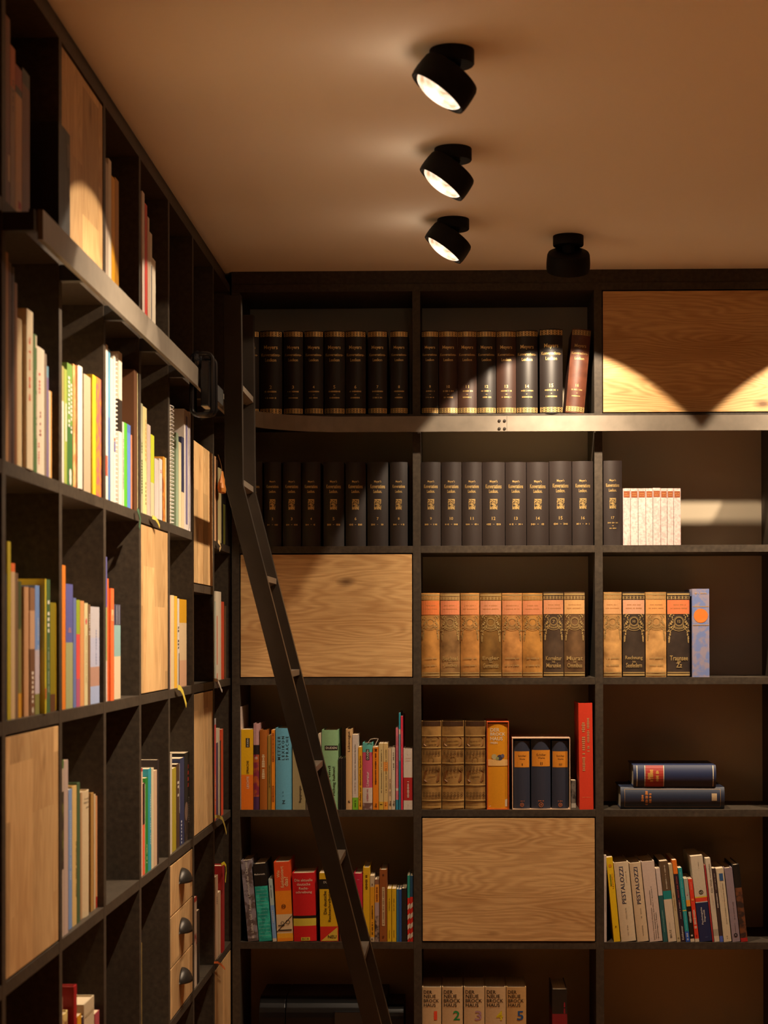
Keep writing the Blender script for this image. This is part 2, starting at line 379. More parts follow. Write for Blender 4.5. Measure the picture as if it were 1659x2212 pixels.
for py in (853, 1052, 1256, 1457, 1659, 1857, 2060, 2258):
    z = onY(545, py, YM)[1]
    if z < .05: continue
    x = (xbend + (zbend - z) * slope) if z < zbend else xbend
    cx, a = x + SW / 2, (math.atan(slope) if z < zbend else 0)
    v = []
    for dx, dz in ((-.018, .011), (.018, .011), (.018, -.004), (0, -.011), (-.018, -.004)):
        for y in (YN + .0125, YF - .0125): v.append((cx + dx - LO.x, y - LO.y, z + dz - LO.z))
    f = [(0, 1, 3, 2), (2, 3, 5, 4), (4, 5, 7, 6), (6, 7, 9, 8), (8, 9, 1, 0), (0, 2, 4, 6, 8), (1, 9, 7, 5, 3)]
    link('rung', v, f, M_RUNG_LIT, ladder)
# roller carriage that hooks the ladder onto the rail
_, cz1 = onX(440, 757, RX + .02); _, cz0 = onX(440, 890, RX + .02)
YC = 4.135
def tube(name, pts, rad, mat, parent, closed=False, n=8):
    v, f = [], []; L = len(pts)
    for i, p in enumerate(pts):
        p = Vector(p); a = Vector(pts[(i - 1) % L if closed else max(0, i - 1)]); b = Vector(pts[(i + 1) % L if closed else min(L - 1, i + 1)])
        d = (b - a).normalized(); s = d.cross(Vector((.31, .77, .13))).normalized(); q = d.cross(s)
        for k in range(n): v.append(p + (s * math.cos(2 * math.pi * k / n) + q * math.sin(2 * math.pi * k / n)) * rad - parent.location)
    for i in range(L if closed else L - 1):
        for k in range(n): f.append((i * n + k, i * n + (k + 1) % n, ((i + 1) % L) * n + (k + 1) % n, ((i + 1) % L) * n + k))
    if not closed: f += [tuple(range(n)), tuple(range(len(v) - n, len(v)))]
    return link(name, v, f, mat, parent, smooth=True)
def rrect(x0, x1, z0, z1, r, y):
    out = []
    for cx, cz, a0 in ((x1 - r, z1 - r, 0), (x0 + r, z1 - r, 90), (x0 + r, z0 + r, 180), (x1 - r, z0 + r, 270)):
        for k in range(5): a = R(a0 + k * 22.5); out.append((cx + r * math.cos(a), y, cz + r * math.sin(a)))
    return out
M_GLOSS = plain('black_gloss_paint', (.006, .005, .005), .2)
tube('hook', rrect(RX - .0155, RX + .034, cz0, cz1, .014, YC), .0055, M_GLOSS, ladder, True)
tube('hook', rrect(RX - .0155, RX + .034, cz0 + .004, cz1 - .004, .014, YC + .05), .0055, M_GLOSS, ladder, True)
box('carriage', (RX + .006, RX + .026, YC - .004, YC + .062, cz0 + .02, cz1 - .016), M_GLOSS, ladder, .003)
box('carriage', (RX + .010, RX + .022, YC + .062, YN - .0125, RZ0 - .01, RZ0 + .03), M_BLACK, ladder, .001)
for y in (YC + .012, YC + .04):
    v, f = lathe([(.004, -.006), (.019, -.006), (.021, 0), (.019, .006), (.004, .006)], 20)
    v = [(c, a, b) for a, b, c in v]
    link('wheel', v, f, M_PLASTIC, ladder, loc=Vector((RX - .004, y, RZ1 + .0215)) - LO, smooth=True)

# ------------------------------------------------------------------ ceiling spotlights
def spotlight(x, y, az, tilt, label, size, off, b_tilt, b_size, power=1.0, beam=1.0, l_tilt=None):
    """az: heading of the beam in plan (0 = +x, 90 = +y); tilt: degrees below the horizon; off: (along heading, down) of the head"""
    s = empty('ceiling_spotlight', (x, y, CEIL), label, 'spotlight', 'black ceiling spotlights')
    v, f = lathe([(.0405, 0), (.041, -.001), (.041, -.0245), (.0395, -.0268), (.001, -.027)], 48)
    link('canopy', v, f, M_LAMP, s, smooth=True)
    def axis(t): return Vector((math.cos(R(az)) * math.cos(R(t)), math.sin(R(az)) * math.cos(R(t)), -math.sin(R(t))))
    q = Vector((0, 0, -1)).rotation_difference(axis(tilt))
    c = Vector((math.cos(R(az)) * off[0], math.sin(R(az)) * off[0], -off[1]))
    # drum, opening along -z of its own frame
    pr = [(.001, .0255), (.049, .0255), (.0540, .0233), (.0566, .018), (.0580, .005), (.0586, -.006), (.0583, -.018), (.0570, -.0255), (.0535, -.0255), (.0522, -.019), (.0492, -.017), (.002, -.017)]
    v, f = lathe(pr, 64)
    link('head', [c + q @ Vector(p) for p in v], f, M_LAMP, s, smooth=True)
    tube('pivot', [s.location + Vector((0, 0, -.022)), s.location + c * .6 + Vector((0, 0, -.012))], .018, M_LAMP, s)
    pl = [(.0485, -.0185)] + [(.0485 * math.cos(R(a)), -.0185 - .019 * math.sin(R(a))) for a in range(8, 90, 8)] + [(.0008, -.0377)]
    v, f = lathe(pl, 56)
    ln = link('lens', [c + q @ Vector(p) for p in v], f, LENS, s, smooth=True); ln['label'] = 'glowing domed glass lens'
    for nm, t, sz, pw, bl_ in (('bulb', l_tilt or tilt, size, SPOT_W * power, .06), ('beam', b_tilt, b_size, BEAM_W * beam, .9)):
        li = bpy.data.lights.new(nm, 'SPOT'); li.energy = pw; li.color = LAMP; li.spot_size = R(sz); li.spot_blend = bl_; li.shadow_soft_size = .014
        lo = bpy.data.objects.new(nm, li); COL.objects.link(lo); lo.parent = s
        q2 = Vector((0, 0, -1)).rotation_difference(axis(t))
        lo.location = c + q @ Vector((0, 0, -.041 if az == 180 else -.060)); lo.rotation_mode = 'QUATERNION'; lo.rotation_quaternion = q2
    if az == 180 and power > .3 and size < 75:
        li = bpy.data.lights.new('lens_spill', 'POINT'); li.energy = SPILL_W; li.color = LAMP; li.shadow_soft_size = .03
        lo = bpy.data.objects.new('lens_spill', li); COL.objects.link(lo); lo.parent = s; lo.location = c + q @ Vector((0, 0, -.075))
    return s
def lens_mat():
    m, t, p = newmat('lit_lens'); g = t.nodes.new('ShaderNodeTexCoord'); n = t.nodes.new('ShaderNodeTexNoise'); n.inputs['Scale'].default_value = 45
    t.links.new(g.outputs['Object'], n.inputs['Vector']); rp = t.nodes.new('ShaderNodeValToRGB'); e = rp.color_ramp.elements
    e[0].position = .35; e[1].position = .65; e[0].color = (.34, .17, .08, 1); e[1].color = (1, .80, .60, 1)
    t.links.new(n.outputs[0], rp.inputs[0]); t.links.new(rp.outputs[0], p.inputs['Emission Color']); p.inputs['Emission Strength'].default_value = LENS_E
    p.inputs['Base Color'].default_value = (.8, .8, .8, 1); p.inputs['Roughness'].default_value = .1
    return m
LENS = lens_mat()
def onceil(px, py):
    d = ray(px, py); t = (CEIL - CAMZ) / d.z; return d.x * t, d.y * t
for (px, py), lab in zip(((976, 109), (978.6, 321.5), (979, 474)), (
        'black ceiling spotlight in the row of three, largest and topmost', 'black ceiling spotlight in the middle of the row of three', 'black ceiling spotlight in the row of three, closest to the back bookcase')):
    x, y = onceil(px, py); spotlight(x, y, 180, 54, lab, 68, (.012, .058), 61 if py < 200 else 69, 92 if py < 200 else 80, .98 if py < 200 else .72, 2.7 if py < 200 else 1.75, 48)
x4, y4 = onceil(1227.5, 510)
spotlight(x4, y4, 90, 60, 'black ceiling spotlight seen from behind, aimed at the back bookcase', 82, (.0, .068), 66, 72, 1.1, 1.9, 57)
spotlight(x4 + .81, y4, 90, 60, 'black ceiling spotlight beyond the one aimed at the back bookcase', 82, (.0, .068), 66, 72, 1.1, 1.9, 57)
spotlight(1.05, 2.7, 180, 89, 'unseen added downlight brightening the ceiling off the floor in front of the shelves', 62, (0, .06), 89, 80, BOUNCE_FILL_W / SPOT_W, 0.1)  # added out of frame, like the next: floor bounce lifts the ceiling
spotlight(1.05, 1.5, 180, 89, 'unseen added downlight brightening the ceiling off the floor, farther from the shelves', 62, (0, .06), 89, 80, BOUNCE_FILL_W / SPOT_W, 0.1)  # second added downlight, also unseen, for the same bounce

# ------------------------------------------------------------------ lettering
GLY = {}
def prepare(strings):
    obs = []
    for s in sorted(set(strings)):
        cu = bpy.data.curves.new('lettering', 'FONT'); cu.body = s; cu.size = 1; cu.resolution_u = 2; cu.align_x = 'LEFT'; cu.offset = .012
        o = bpy.data.objects.new('lettering', cu); COL.objects.link(o); obs.append((s, o, cu))
    dg = bpy.context.evaluated_depsgraph_get()
    for s, o, cu in obs:
        me = bpy.data.meshes.new_from_object(o.evaluated_get(dg))
        v = [(p.co.x, p.co.y) for p in me.vertices]; f = [tuple(p.vertices) for p in me.polygons]
        bpy.data.meshes.remove(me)
        if v:
            x0, x1 = min(a for a, b in v), max(a for a, b in v); y0, y1 = min(b for a, b in v), max(b for a, b in v)
            v = [((a - (x0 + x1) / 2) / (x1 - x0), (b - (y0 + y1) / 2) / (x1 - x0)) for a, b in v]
            GLY[s] = (v, f, (y1 - y0) / (x1 - x0))
    for s, o, cu in obs: bpy.data.objects.remove(o); bpy.data.curves.remove(cu)
def ringp(cu, cz, r1, r2, a0=0, a1=360, n=16):
    out = []
    for i in range(n):
        p, q = R(a0 + (a1 - a0) * i / n), R(a0 + (a1 - a0) * (i + 1) / n)
        out.append([(cu + r * math.cos(t), cz + r * math.sin(t)) for r, t in ((r1, p), (r2, p), (r2, q), (r1, q))])
    return out
def disc(cu, cz, r, n=10): return [[(cu + r * math.cos(2 * math.pi * i / n), cz + r * math.sin(2 * math.pi * i / n)) for i in range(n)]]
def rect(cu, cz, w_, h_, n=1): return [[(cu - w_ / 2 + w_ * i / n, cz - h_ / 2), (cu - w_ / 2 + w_ * (i + 1) / n, cz - h_ / 2), (cu - w_ / 2 + w_ * (i + 1) / n, cz + h_ / 2), (cu - w_ / 2 + w_ * i / n, cz + h_ / 2)] for i in range(n)]
def decor(items, W, H):
    """(mode, colour, t from top, length, u offset in widths, size, text) -> [(layer, colour, polygons)]"""
    out = []
    for k, it in enumerate(items):
        mode, col, t, ln = it[0], it[1], it[2], it[3]
        uo = (it[4] if len(it) > 4 else 0) * W; hf = it[5] if len(it) > 5 else .6; tx = it[6] if len(it) > 6 else ''
        cz = H * (1 - t); P = []
        if mode in 'hvdH' and tx in GLY:
            v, f, asp = GLY[tx]
            if mode == 'h': sx = ln * W; sy = min(sx * asp, hf * W) / asp
            elif mode == 'H': sx = ln * W; sy = hf * W / asp
            else: sx = ln * H; sy = min(sx * asp, hf * W) / asp
            for fc in f:
                pl = [v[i] for i in fc]
                if mode in 'hH': P.append([(uo + a * sx, cz + b * sy) for a, b in pl])
                elif mode == 'v': P.append([(uo - b * sy, cz + a * sx) for a, b in pl])
                else: P.append([(uo + b * sy, cz - a * sx) for a, b in pl])
        elif mode == 'm':                                     # line of lettering too small to read, running up the spine
            n = max(4, int(ln * H / max(.0028, hf * W * .55))); st = ln * H / n
            for i in range(n):
                if rnd.random() < .14: continue
                P += rect(uo, cz - ln * H / 2 + (i + .5) * st, hf * W * rnd.uniform(.55, 1), st * .62)
        elif mode == 'n':                                     # the same, across the spine
            n = max(4, int(ln * W / .0022)); st = ln * W / n
            for i in range(n):
                if rnd.random() < .12: continue
                P += rect(uo - ln * W / 2 + (i + .5) * st, cz, st * .62, hf * W * rnd.uniform(.6, 1))
        elif mode == 'r': P += rect(uo, cz, hf * W, ln * H, 8)
        elif mode == 'c': P += disc(uo, cz, ln * W, 24)
        elif mode == 'o': P += ringp(uo, cz, ln * W, ln * W + hf * W, n=24)
        elif mode == 'l':                                     # lattice of small rings in a band
            n = 6; s = W * .94 / n
            for i in range(n):
                for j in (-.5, .5): P += ringp(-W * .47 + (i + .5) * s, cz + j * ln * H * .5, s * .2, s * .36, n=8)
        elif mode == 'b':                                     # tooled block: scattered small squares
            rr = random.Random(3); nx, ny = 11, 22
            for i in range(nx):
                for j in range(ny):
                    if rr.random() < .66: P += rect(uo - hf * W / 2 + (i + .5) * hf * W / nx, cz - ln * H / 2 + (j + .5) * ln * H / ny, hf * W / nx * .9, ln * H / ny * .9)
        elif mode == 'g':                                     # medallion with swags and hanging leaves
            P += ringp(0, cz, W * .165, W * .19, n=24) + ringp(0, cz, W * .215, W * .225, n=24)
            for r_ in (.29, .34, .42): P += ringp(0, cz + W * .02, W * r_, W * (r_ + .022), 215, 325, 14)
            for sgn in (-1, 1):
                rr = random.Random(5)
                P += ringp(sgn * W * .50, cz - W * .12, W * .30, W * .325, 180 if sgn > 0 else 270, 270 if sgn > 0 else 360, 10)
                for i in range(60):
                    q = rr.random(); uu = sgn * W * (.46 - .25 * rr.random() * (1 - q) - .04 * q); zz = cz + W * (.33 - 1.25 * q)
                    P += disc(uu, zz, W * rr.uniform(.014, .036), 6)
        elif mode == 't':                                     # slanted stripe
            h2 = ln * H; P.append([(-W * .5, cz - h2 / 2 - W * .5), (W * .5, cz - h2 / 2 + W * .5), (W * .5, cz + h2 / 2 + W * .5), (-W * .5, cz + h2 / 2 - W * .5)])
        elif mode == 'q':                                     # triangle sash in the lower corner
            P.append([(-W * .46, cz - ln * H / 2), (W * .46, cz - ln * H / 2), (W * .46, cz + ln * H / 2)])
        elif mode == 'p':                                     # panel with cut corners
            a, b, c = hf * W / 2, ln * H / 2, W * .1
            P.append([(-a + c, cz - b), (a - c, cz - b), (a, cz - b + c), (a, cz + b - c), (a - c, cz + b), (-a + c, cz + b), (-a, cz + b - c), (-a, cz - b + c)])
        out.append((k, col, P))
    return out

# ------------------------------------------------------------------ books
NB = [0]
def bands_of(s):
    out = []
    for p in s.split():
        c, _, t = p.partition('@'); out.append((c, float(t) if t else 1.0))
    return out
def make_book(loc, rot, W, H, kind, bands, dec, label, group, depth=None, name='book', spine_up=False):
    NB[0] += 1
    o = empty(name, loc, label, 'book' if 'notebook' not in name else 'notebook', group, rot)
    d = depth or min(.195, .72 * H) * (.94 + .06 * rnd.random())
    hard = kind in 'hr'; t = {'h': .0026, 'r': .0026, 'f': .0024, 'p': .0007, 's': .0008}[kind]; t = min(t, W * .22)
    B = {'h': .07 * W, 'r': .17 * W, 'f': .012 * W, 'p': .01 * W, 's': 0}[kind]
    def bul(u): return B * (2 * u / W) ** 2
    n = 10 if B > .0012 else 2
    us = [-W / 2 + W * i / n for i in range(n + 1)]
    y0 = .012 if kind == 's' else 0
    outer = [(-W / 2, d)] + [(u, bul(u) + y0) for u in us] + [(W / 2, d)]
    inner = [(-W / 2 + t, d)] + [(max(-W / 2 + t, min(W / 2 - t, u)), bul(u) + t + y0) for u in us] + [(W / 2 - t, d)]
    bs = bands_of(bands); zs = [0] + [H * (1 - b[1]) for b in reversed(bs[:-1])] + [H]
    cols = [b[0] for b in reversed(bs)]
    names = list(dict.fromkeys(cols)); mats = [paper(c) for c in names]
    v, f, mi = [], [], []; m = len(outer)
    for z in zs: v += [(a, b, z) for a, b in outer] + [(a, b, z) for a, b in inner]
    S = 2 * m
    for k in range(len(zs) - 1):
        ci = names.index(cols[k])
        for i in range(m - 1):
            f.append((k * S + i, k * S + i + 1, (k + 1) * S + i + 1, (k + 1) * S + i)); mi.append(ci)
            f.append((k * S + m + i, (k + 1) * S + m + i, (k + 1) * S + m + i + 1, k * S + m + i + 1)); mi.append(ci)
        for i in (0, m - 1): f.append((k * S + i, (k + 1) * S + i, (k + 1) * S + m + i, k * S + m + i)); mi.append(ci)
    L = len(zs) - 1
    for i in range(m - 1):
        f.append((i, m + i, m + i + 1, i + 1)); mi.append(names.index(cols[0]))
        f.append((L * S + i, L * S + i + 1, L * S + m + i + 1, L * S + m + i)); mi.append(names.index(cols[-1]))
    if kind == 's':
        keep = [j for j, fc in enumerate(f)]
    cov = link('cover', v, f, mats, o, mi)
    if n > 2: cov.data.polygons.foreach_set('use_smooth', [True] * len(cov.data.polygons)); cov.data.set_sharp_from_angle(angle=R(32))
    top = .0035 if kind in 'hrf' and W > .012 else .0006
    pb = boxv(-W / 2 + t * 1.02, W / 2 - t * 1.02, B + t + y0 + .0008, d - (.004 if top > .002 else -.0), .0008 if top < .002 else .003, H - top)
    link('page_block', pb, BOXF, pages_mat(), o)
    if kind == 's':                                            # wire comb
        nr = int(H / .0085); vv, ff = [], []
        for k in range(nr):
            z = (k + .5) * H / nr
            base = len(vv)
            for i in range(10):
                a = 2 * math.pi * i / 10; cy, cz = .0075, z
                for rr, dz in ((.0075, -.0011), (.0062, .0), (.0075, .0011)):
                    vv.append((W * .42 * math.cos(a) if rr > .007 else W * .36 * math.cos(a), cy - (rr + .0005) * math.sin(a), z + dz))
            for i in range(10):
                j = (i + 1) % 10
                for q in range(3): ff.append((base + i * 3 + q, base + j * 3 + q, base + j * 3 + (q + 1) % 3, base + i * 3 + (q + 1) % 3))
        link('wire_binding', vv, ff, plain('white_wire', (.75, .72, .68), .35, .2), o)
    if dec:
        layers = decor(dec, W, H); vv, ff, mm, ms = [], [], [], []
        for k, col, P in layers:
            mt = paper(col)
            if mt not in ms: ms.append(mt)
            e = .00035 + .00011 * k
            for pl in P:
                b0 = len(vv); vv += [(u, bul(max(-W / 2, min(W / 2, u))) + y0 - e, z) for u, z in pl]; ff.append(tuple(range(b0, len(vv)))); mm.append(ms.index(mt))
        if vv:
            me = bpy.data.meshes.new('title_lettering'); me.from_pydata(vv, [], ff); [me.materials.append(x) for x in ms]
            me.polygons.foreach_set('material_index', mm); me.update()
            to = bpy.data.objects.new('title_lettering', me); COL.objects.link(to); to.parent = cov
    return o
BOOKS_BY_KEY = {}
def shelf_left(col, row, items, ctx, group, off=-.004):
    """items: (near px, far px, top px, kind, bands, description[, decor[, options]]); px measured at the middle of the spine"""
    zs = ZR(row); lo = leftpost(col) + T / 2 + .0008; hi = leftpost(col + 1) - T / 2 - .0008; cur = lo
    for it in items:
        pa, pb_, pt, kind, bands, desc = it[:6]; dec = it[6] if len(it) > 6 else []; op = it[7] if len(it) > 7 else {}
        of = op.get('off', off); x = XL + of
        pz = op.get('pm', (pt + 1370 - (1370 - 1180 - 285 * (row - 2)) * 1.4) / 2)
        ya, _ = onX(pa, pz, x); yb, _ = onX(pb_, pz, x); ya = max(ya, cur); yb = min(yb, hi)
        if yb - ya < .0025: yb = min(hi, ya + .003)
        if yb - ya < .0015: continue
        _, ztop = onX((pa + pb_) / 2, pt, x); cur = yb + .0004
        nm = op.get('name', 'book')
        o = make_book((x, (ya + yb) / 2, zs + .0002), (0, 0, R(90)), yb - ya - .0006, min(ztop - zs, .36), kind, bands, dec, (desc + ' ' + ctx), group, op.get('d'), nm)
        if 'key' in op: BOOKS_BY_KEY[op['key']] = o
        for pts, wd, colr in op.get('rib', []):
            P = []
            for q in pts:
                y, z = onX(q[0], q[1], XL + .006 + (q[2] if len(q) > 2 else 0)); P.append((XL + .006 + (q[2] if len(q) > 2 else 0), y, z))
            strip('bookmark_ribbon', P, wd, paper(colr), o)
def shelf_back(col, row, items, ctx, group, off=.004):
    zs = ZR(row); lo = backpost(col) + .0123; hi = backpost(col + 1) - .0123; cur = lo
    for it in items:
        pa, pb_, pt, kind, bands, desc = it[:6]; dec = it[6] if len(it) > 6 else []; op = it[7] if len(it) > 7 else {}
        y = D + op.get('off', off); ln = op.get('lean', 0)
        zpx = 1180 + 284.5 * (row - 2)
        ref = zpx if ln else (pt + zpx) / 2
        xa_, _ = onY(pa, ref, y); xb_, _ = onY(pb_, ref, y); _, zt_ = onY((pa + pb_) / 2, pt, y)
        if not op.get('free'): xa_ = max(xa_, cur); xb_ = min(xb_, hi)
        if xb_ - xa_ < .002: xb_ = xa_ + .003
        if not op.get('free'): cur = xb_ + .0004
        c = math.cos(R(ln)); W = (xb_ - xa_) * c - .0005; H = (zt_ - zs) / c if 'H' not in op else op['H']
        H -= abs(math.sin(R(ln))) * W * .5
        if ln < 0: loc = (xa_ + W / 2 * c, y, zs + .0003 + W / 2 * abs(math.sin(R(ln))))
        elif ln > 0: loc = (xb_ - W / 2 * c, y, zs + .0003 + W / 2 * abs(math.sin(R(ln))))
        else: loc = ((xa_ + xb_) / 2, y, zs + .0002)
        nm = op.get('name', 'book')
        lab = desc if ctx == '' else desc + ' ' + ctx
        o = make_book(loc, (0, R(ln), 0), W, H, kind, bands, dec, lab, group, op.get('d'), nm)
        for pts, wd, colr in op.get('rib', []):
            P = []
            for q in pts:
                x, z = onY(q[0], q[1], y + (q[2] if len(q) > 2 else 0)); P.append((x, y + (q[2] if len(q) > 2 else 0), z))
            strip('bookmark_ribbon', P, wd, paper(colr), o, (0, 1, 0))
#BOOKS-BEGIN
NUM = ['zero', 'one', 'two', 'three', 'four', 'five', 'six', 'seven', 'eight', 'nine', 'ten', 'eleven', 'twelve', 'thirteen', 'fourteen', 'fifteen', 'sixteen', 'seventeen']
def meyer(n, g='gold'):
    return [('r', g, .043, .058, 0, .97), ('l', '1a120e', .043, .05), ('H', g, .205, .62, 0, .23, 'Meyers'), ('H', g, .288, .86, 0, .14, 'Konversations-'), ('H', g, .35, .5, 0, .15, 'Lexikon'),
            ('h', g, .672, .10 if n < 10 else .17, 0, .16, str(n)), ('n', g, .725, .58, 0, .085), ('n', g, .765, .1, 0, .04), ('n', g, .80, .5, 0, .085), ('r', g, .955, .058, 0, .97), ('l', '1a120e', .955, .05)]
def konv(n, g='gold'):
    d = [('H', g, .235, .34, 0, .14, "Meyer's"), ('H', g, .29, .70, 0, .19, 'Konversations'), ('H', g, .35, .40, 0, .16, 'Lexikon.'),
         ('b', g, .505, .125, 0, .34), ('h', g, .675, .09 if n < 10 else .16, 0, .15, str(n))]
    return d + ([('n', g, .745, .2, -.22, .1), ('n', g, .745, .07, 0, .03), ('n', g, .745, .2, .22, .1)] if n < 17 else [('n', g, .735, .54, 0, .08), ('n', g, .77, .1, 0, .05), ('n', g, .80, .36, 0, .08)])
def konl(base, lab, g, t1, t2, num=''):
    d = [('r', g, .025, .02, 0, .98), ('r', g, .065, .035, 0, .98), ('l', base, .065, .028), ('r', lab, .175, .165, 0, .97), ('n', 'a8703c', .15, .62, 0, .06), ('n', 'a8703c', .19, .74, 0, .06), ('g', g, .345, .2),
         ('r', g, .945, .012, 0, .98), ('r', g, .972, .022, 0, .98)]
    if num: d.append(('h', g, .345, .12, 0, .16, num))
    if t1: d += [('H', g, .775, .78, 0, .21, t1), ('h', g, .815, .14, 0, .09, 'bis'), ('H', g, .858, .72 if len(t2) > 3 else .25, 0, .21, t2)]
    else: d += [('n', g, .775, .7, 0, .1), ('n', g, .858, .7, 0, .1)]
    return d
ALLT = []
# ---- back wall, top shelf
top1 = [(521, 559, 714)] + [(560.6, 608.7, 714), (612, 654, 714), (657, 698, 714), (700, 744.5, 714), (745.5, 789.7, 714), (794.7, 836, 714), (842.8, 881, 714)]
B1 = [(a, b, c, 'r', '1b1411', 'black and gold lexicon volume numbered %s,' % NUM[i + 1], meyer(i + 1), {'name': 'encyclopedia_volume'}) for i, (a, b, c) in enumerate(top1)]
top2 = [(910.5, 947, 714), (948, 988.6, 714), (989, 1030, 714), (1030.6, 1071.5, 714), (1072.5, 1115, 714), (1115.5, 1162, 713), (1166, 1216, 710)]
B2 = [(a, b, c, 'r', '3a2218' if i in (1, 2, 4) else '1e1613', 'black and gold lexicon volume numbered %s,' % NUM[i + 9], meyer(i + 9), {'name': 'encyclopedia_volume', 'off': -.004 if i == 6 else .004}) for i, (a, b, c) in enumerate(top2)]
B2.append((1221, 1262, 711, 'r', '*5a2f1c', 'worn red-brown lexicon volume leaning against the upright', meyer(16, 'dimgold'), {'lean': 5.0, 'name': 'encyclopedia_volume', 'off': .006}))
# ---- back wall, second shelf
q1 = [(528, 566), (570, 607), (610, 650), (652, 692), (698, 743), (746, 790), (793, 838.5), (842, 880.5)]
B3 = [(a, b, 998, 'r', '231b19', 'plain black lexicon volume numbered %s' % NUM[i + 1], konv(i + 1), {'name': 'encyclopedia_volume'}) for i, (a, b) in enumerate(q1)]
q2 = [(909.5, 952), (953, 997), (998, 1041), (1041.6, 1091), (1092, 1137), (1138, 1186), (1186.8, 1235.5), (1236.8, 1282)]
B4 = [(a, b, 998 - (i > 5) * 2, 'r', '2a211e', 'plain black lexicon volume numbered %s' % NUM[i + 9], konv(i + 9), {'name': 'encyclopedia_volume'}) for i, (a, b) in enumerate(q2)]
B5 = [(1303, 1344.5, 995, 'r', '2a211e', 'plain black lexicon volume numbered seventeen beside the pink booklets', konv(17), {'name': 'encyclopedia_volume'})]
pk = [1346.0, 1362.2, 1378.6, 1395.3, 1410.7, 1427.4, 1441.6, 1455.6, 1471]
PO = ['first', 'second', 'third', 'fourth', 'fifth', 'sixth', 'seventh', 'last']
B5 += [(pk[i], pk[i + 1] - .5, 1055 - (i == 4), 'f', '~bd9d98-ccb4ae', '%s slim pink patterned booklet counting from the black volume' % PO[i], [('r', '8a4a28', .105, .11, 0, .86), ('n', 'd09858', .09, .6, 0, .09), ('n', 'd09858', .125, .6, 0, .09)], {'name': 'booklet', 'd': .12}) for i in range(8)]
# ---- back wall, third shelf
kl = [(909, 950, 'b07c3c', 'd8763e', 'fadegold', '', ''), (951, 993.6, '8f6c40', 'd8845a', 'dimgold', 'Bechtel', 'Conthey'), (994.6, 1036, 'b47e40', 'd88a58', 'fadegold', '', ''), (1037, 1083.6, '7c5a28', 'd8926a', 'dimgold', 'Engler', 'Germanität'),
      (1084.6, 1128.3, 'bb8448', 'd88e62', 'fadegold', '', ''), (1129, 1172.6, 'b07c3a', 'd88a5e', 'fadegold', '', ''), (1174, 1218, '463526', 'd89468', 'dimgold', 'Korrektur', 'Marunke'), (1219, 1264, '63482c', 'd8a468', 'dimgold', 'Murat', 'Omnibus')]
KD = ['amber', 'olive-brown', 'orange-tan', 'stained brown', 'pale amber', 'honey-coloured', 'dark', 'brown']
B6 = [(a, b, 1281 - (i > 5) * 2, 'r', '*' + c, '%s gilt-tooled volume with faded label, %s in its row' % (KD[i], PO[i]), konl(c, l, g, t1, t2, '7' if i == 6 else ''), {'name': 'encyclopedia_volume'}) for i, (a, b, c, l, g, t1, t2) in enumerate(kl)]
kl2 = [(1303, 1343.5, 'bd8f54', 'd8a06a', 'fadegold', '', '', ''), (1345.5, 1393.8, '362a20', 'd8a07c', 'dimgold', 'Rechnung', 'Seefedern', '10'), (1395.5, 1440, 'bd8f54', 'd89858', 'fadegold', '', '', ''), (1441.5, 1492, '33271f', 'd87848', 'dimgold', 'Traunsee', 'Zz', '12')]
KE = ['pale tan gilt-tooled volume beside the upright', 'dark gilt-tooled volume between two tan ones', 'tan gilt-tooled volume between two dark ones', 'dark gilt-tooled volume beside the blue book']
B7 = [(a, b, 1279, 'r', '*' + c, KE[i], konl(c, l, g, t1, t2, n), {'name': 'encyclopedia_volume'}) for i, (a, b, c, l, g, t1, t2, n) in enumerate(kl2)]
B7.append((1495.5, 1532.5, 1272, 'f', '~6878a8-8a8090', 'worn blue book with an orange disc on its spine', [('r', 'b89060', .2, .008, 0, .95), ('c', 'd8782e', .305, .42), ('r', 'b89060', .41, .008, 0, .95), ('n', 'c8a070', .05, .7, 0, .08)]))
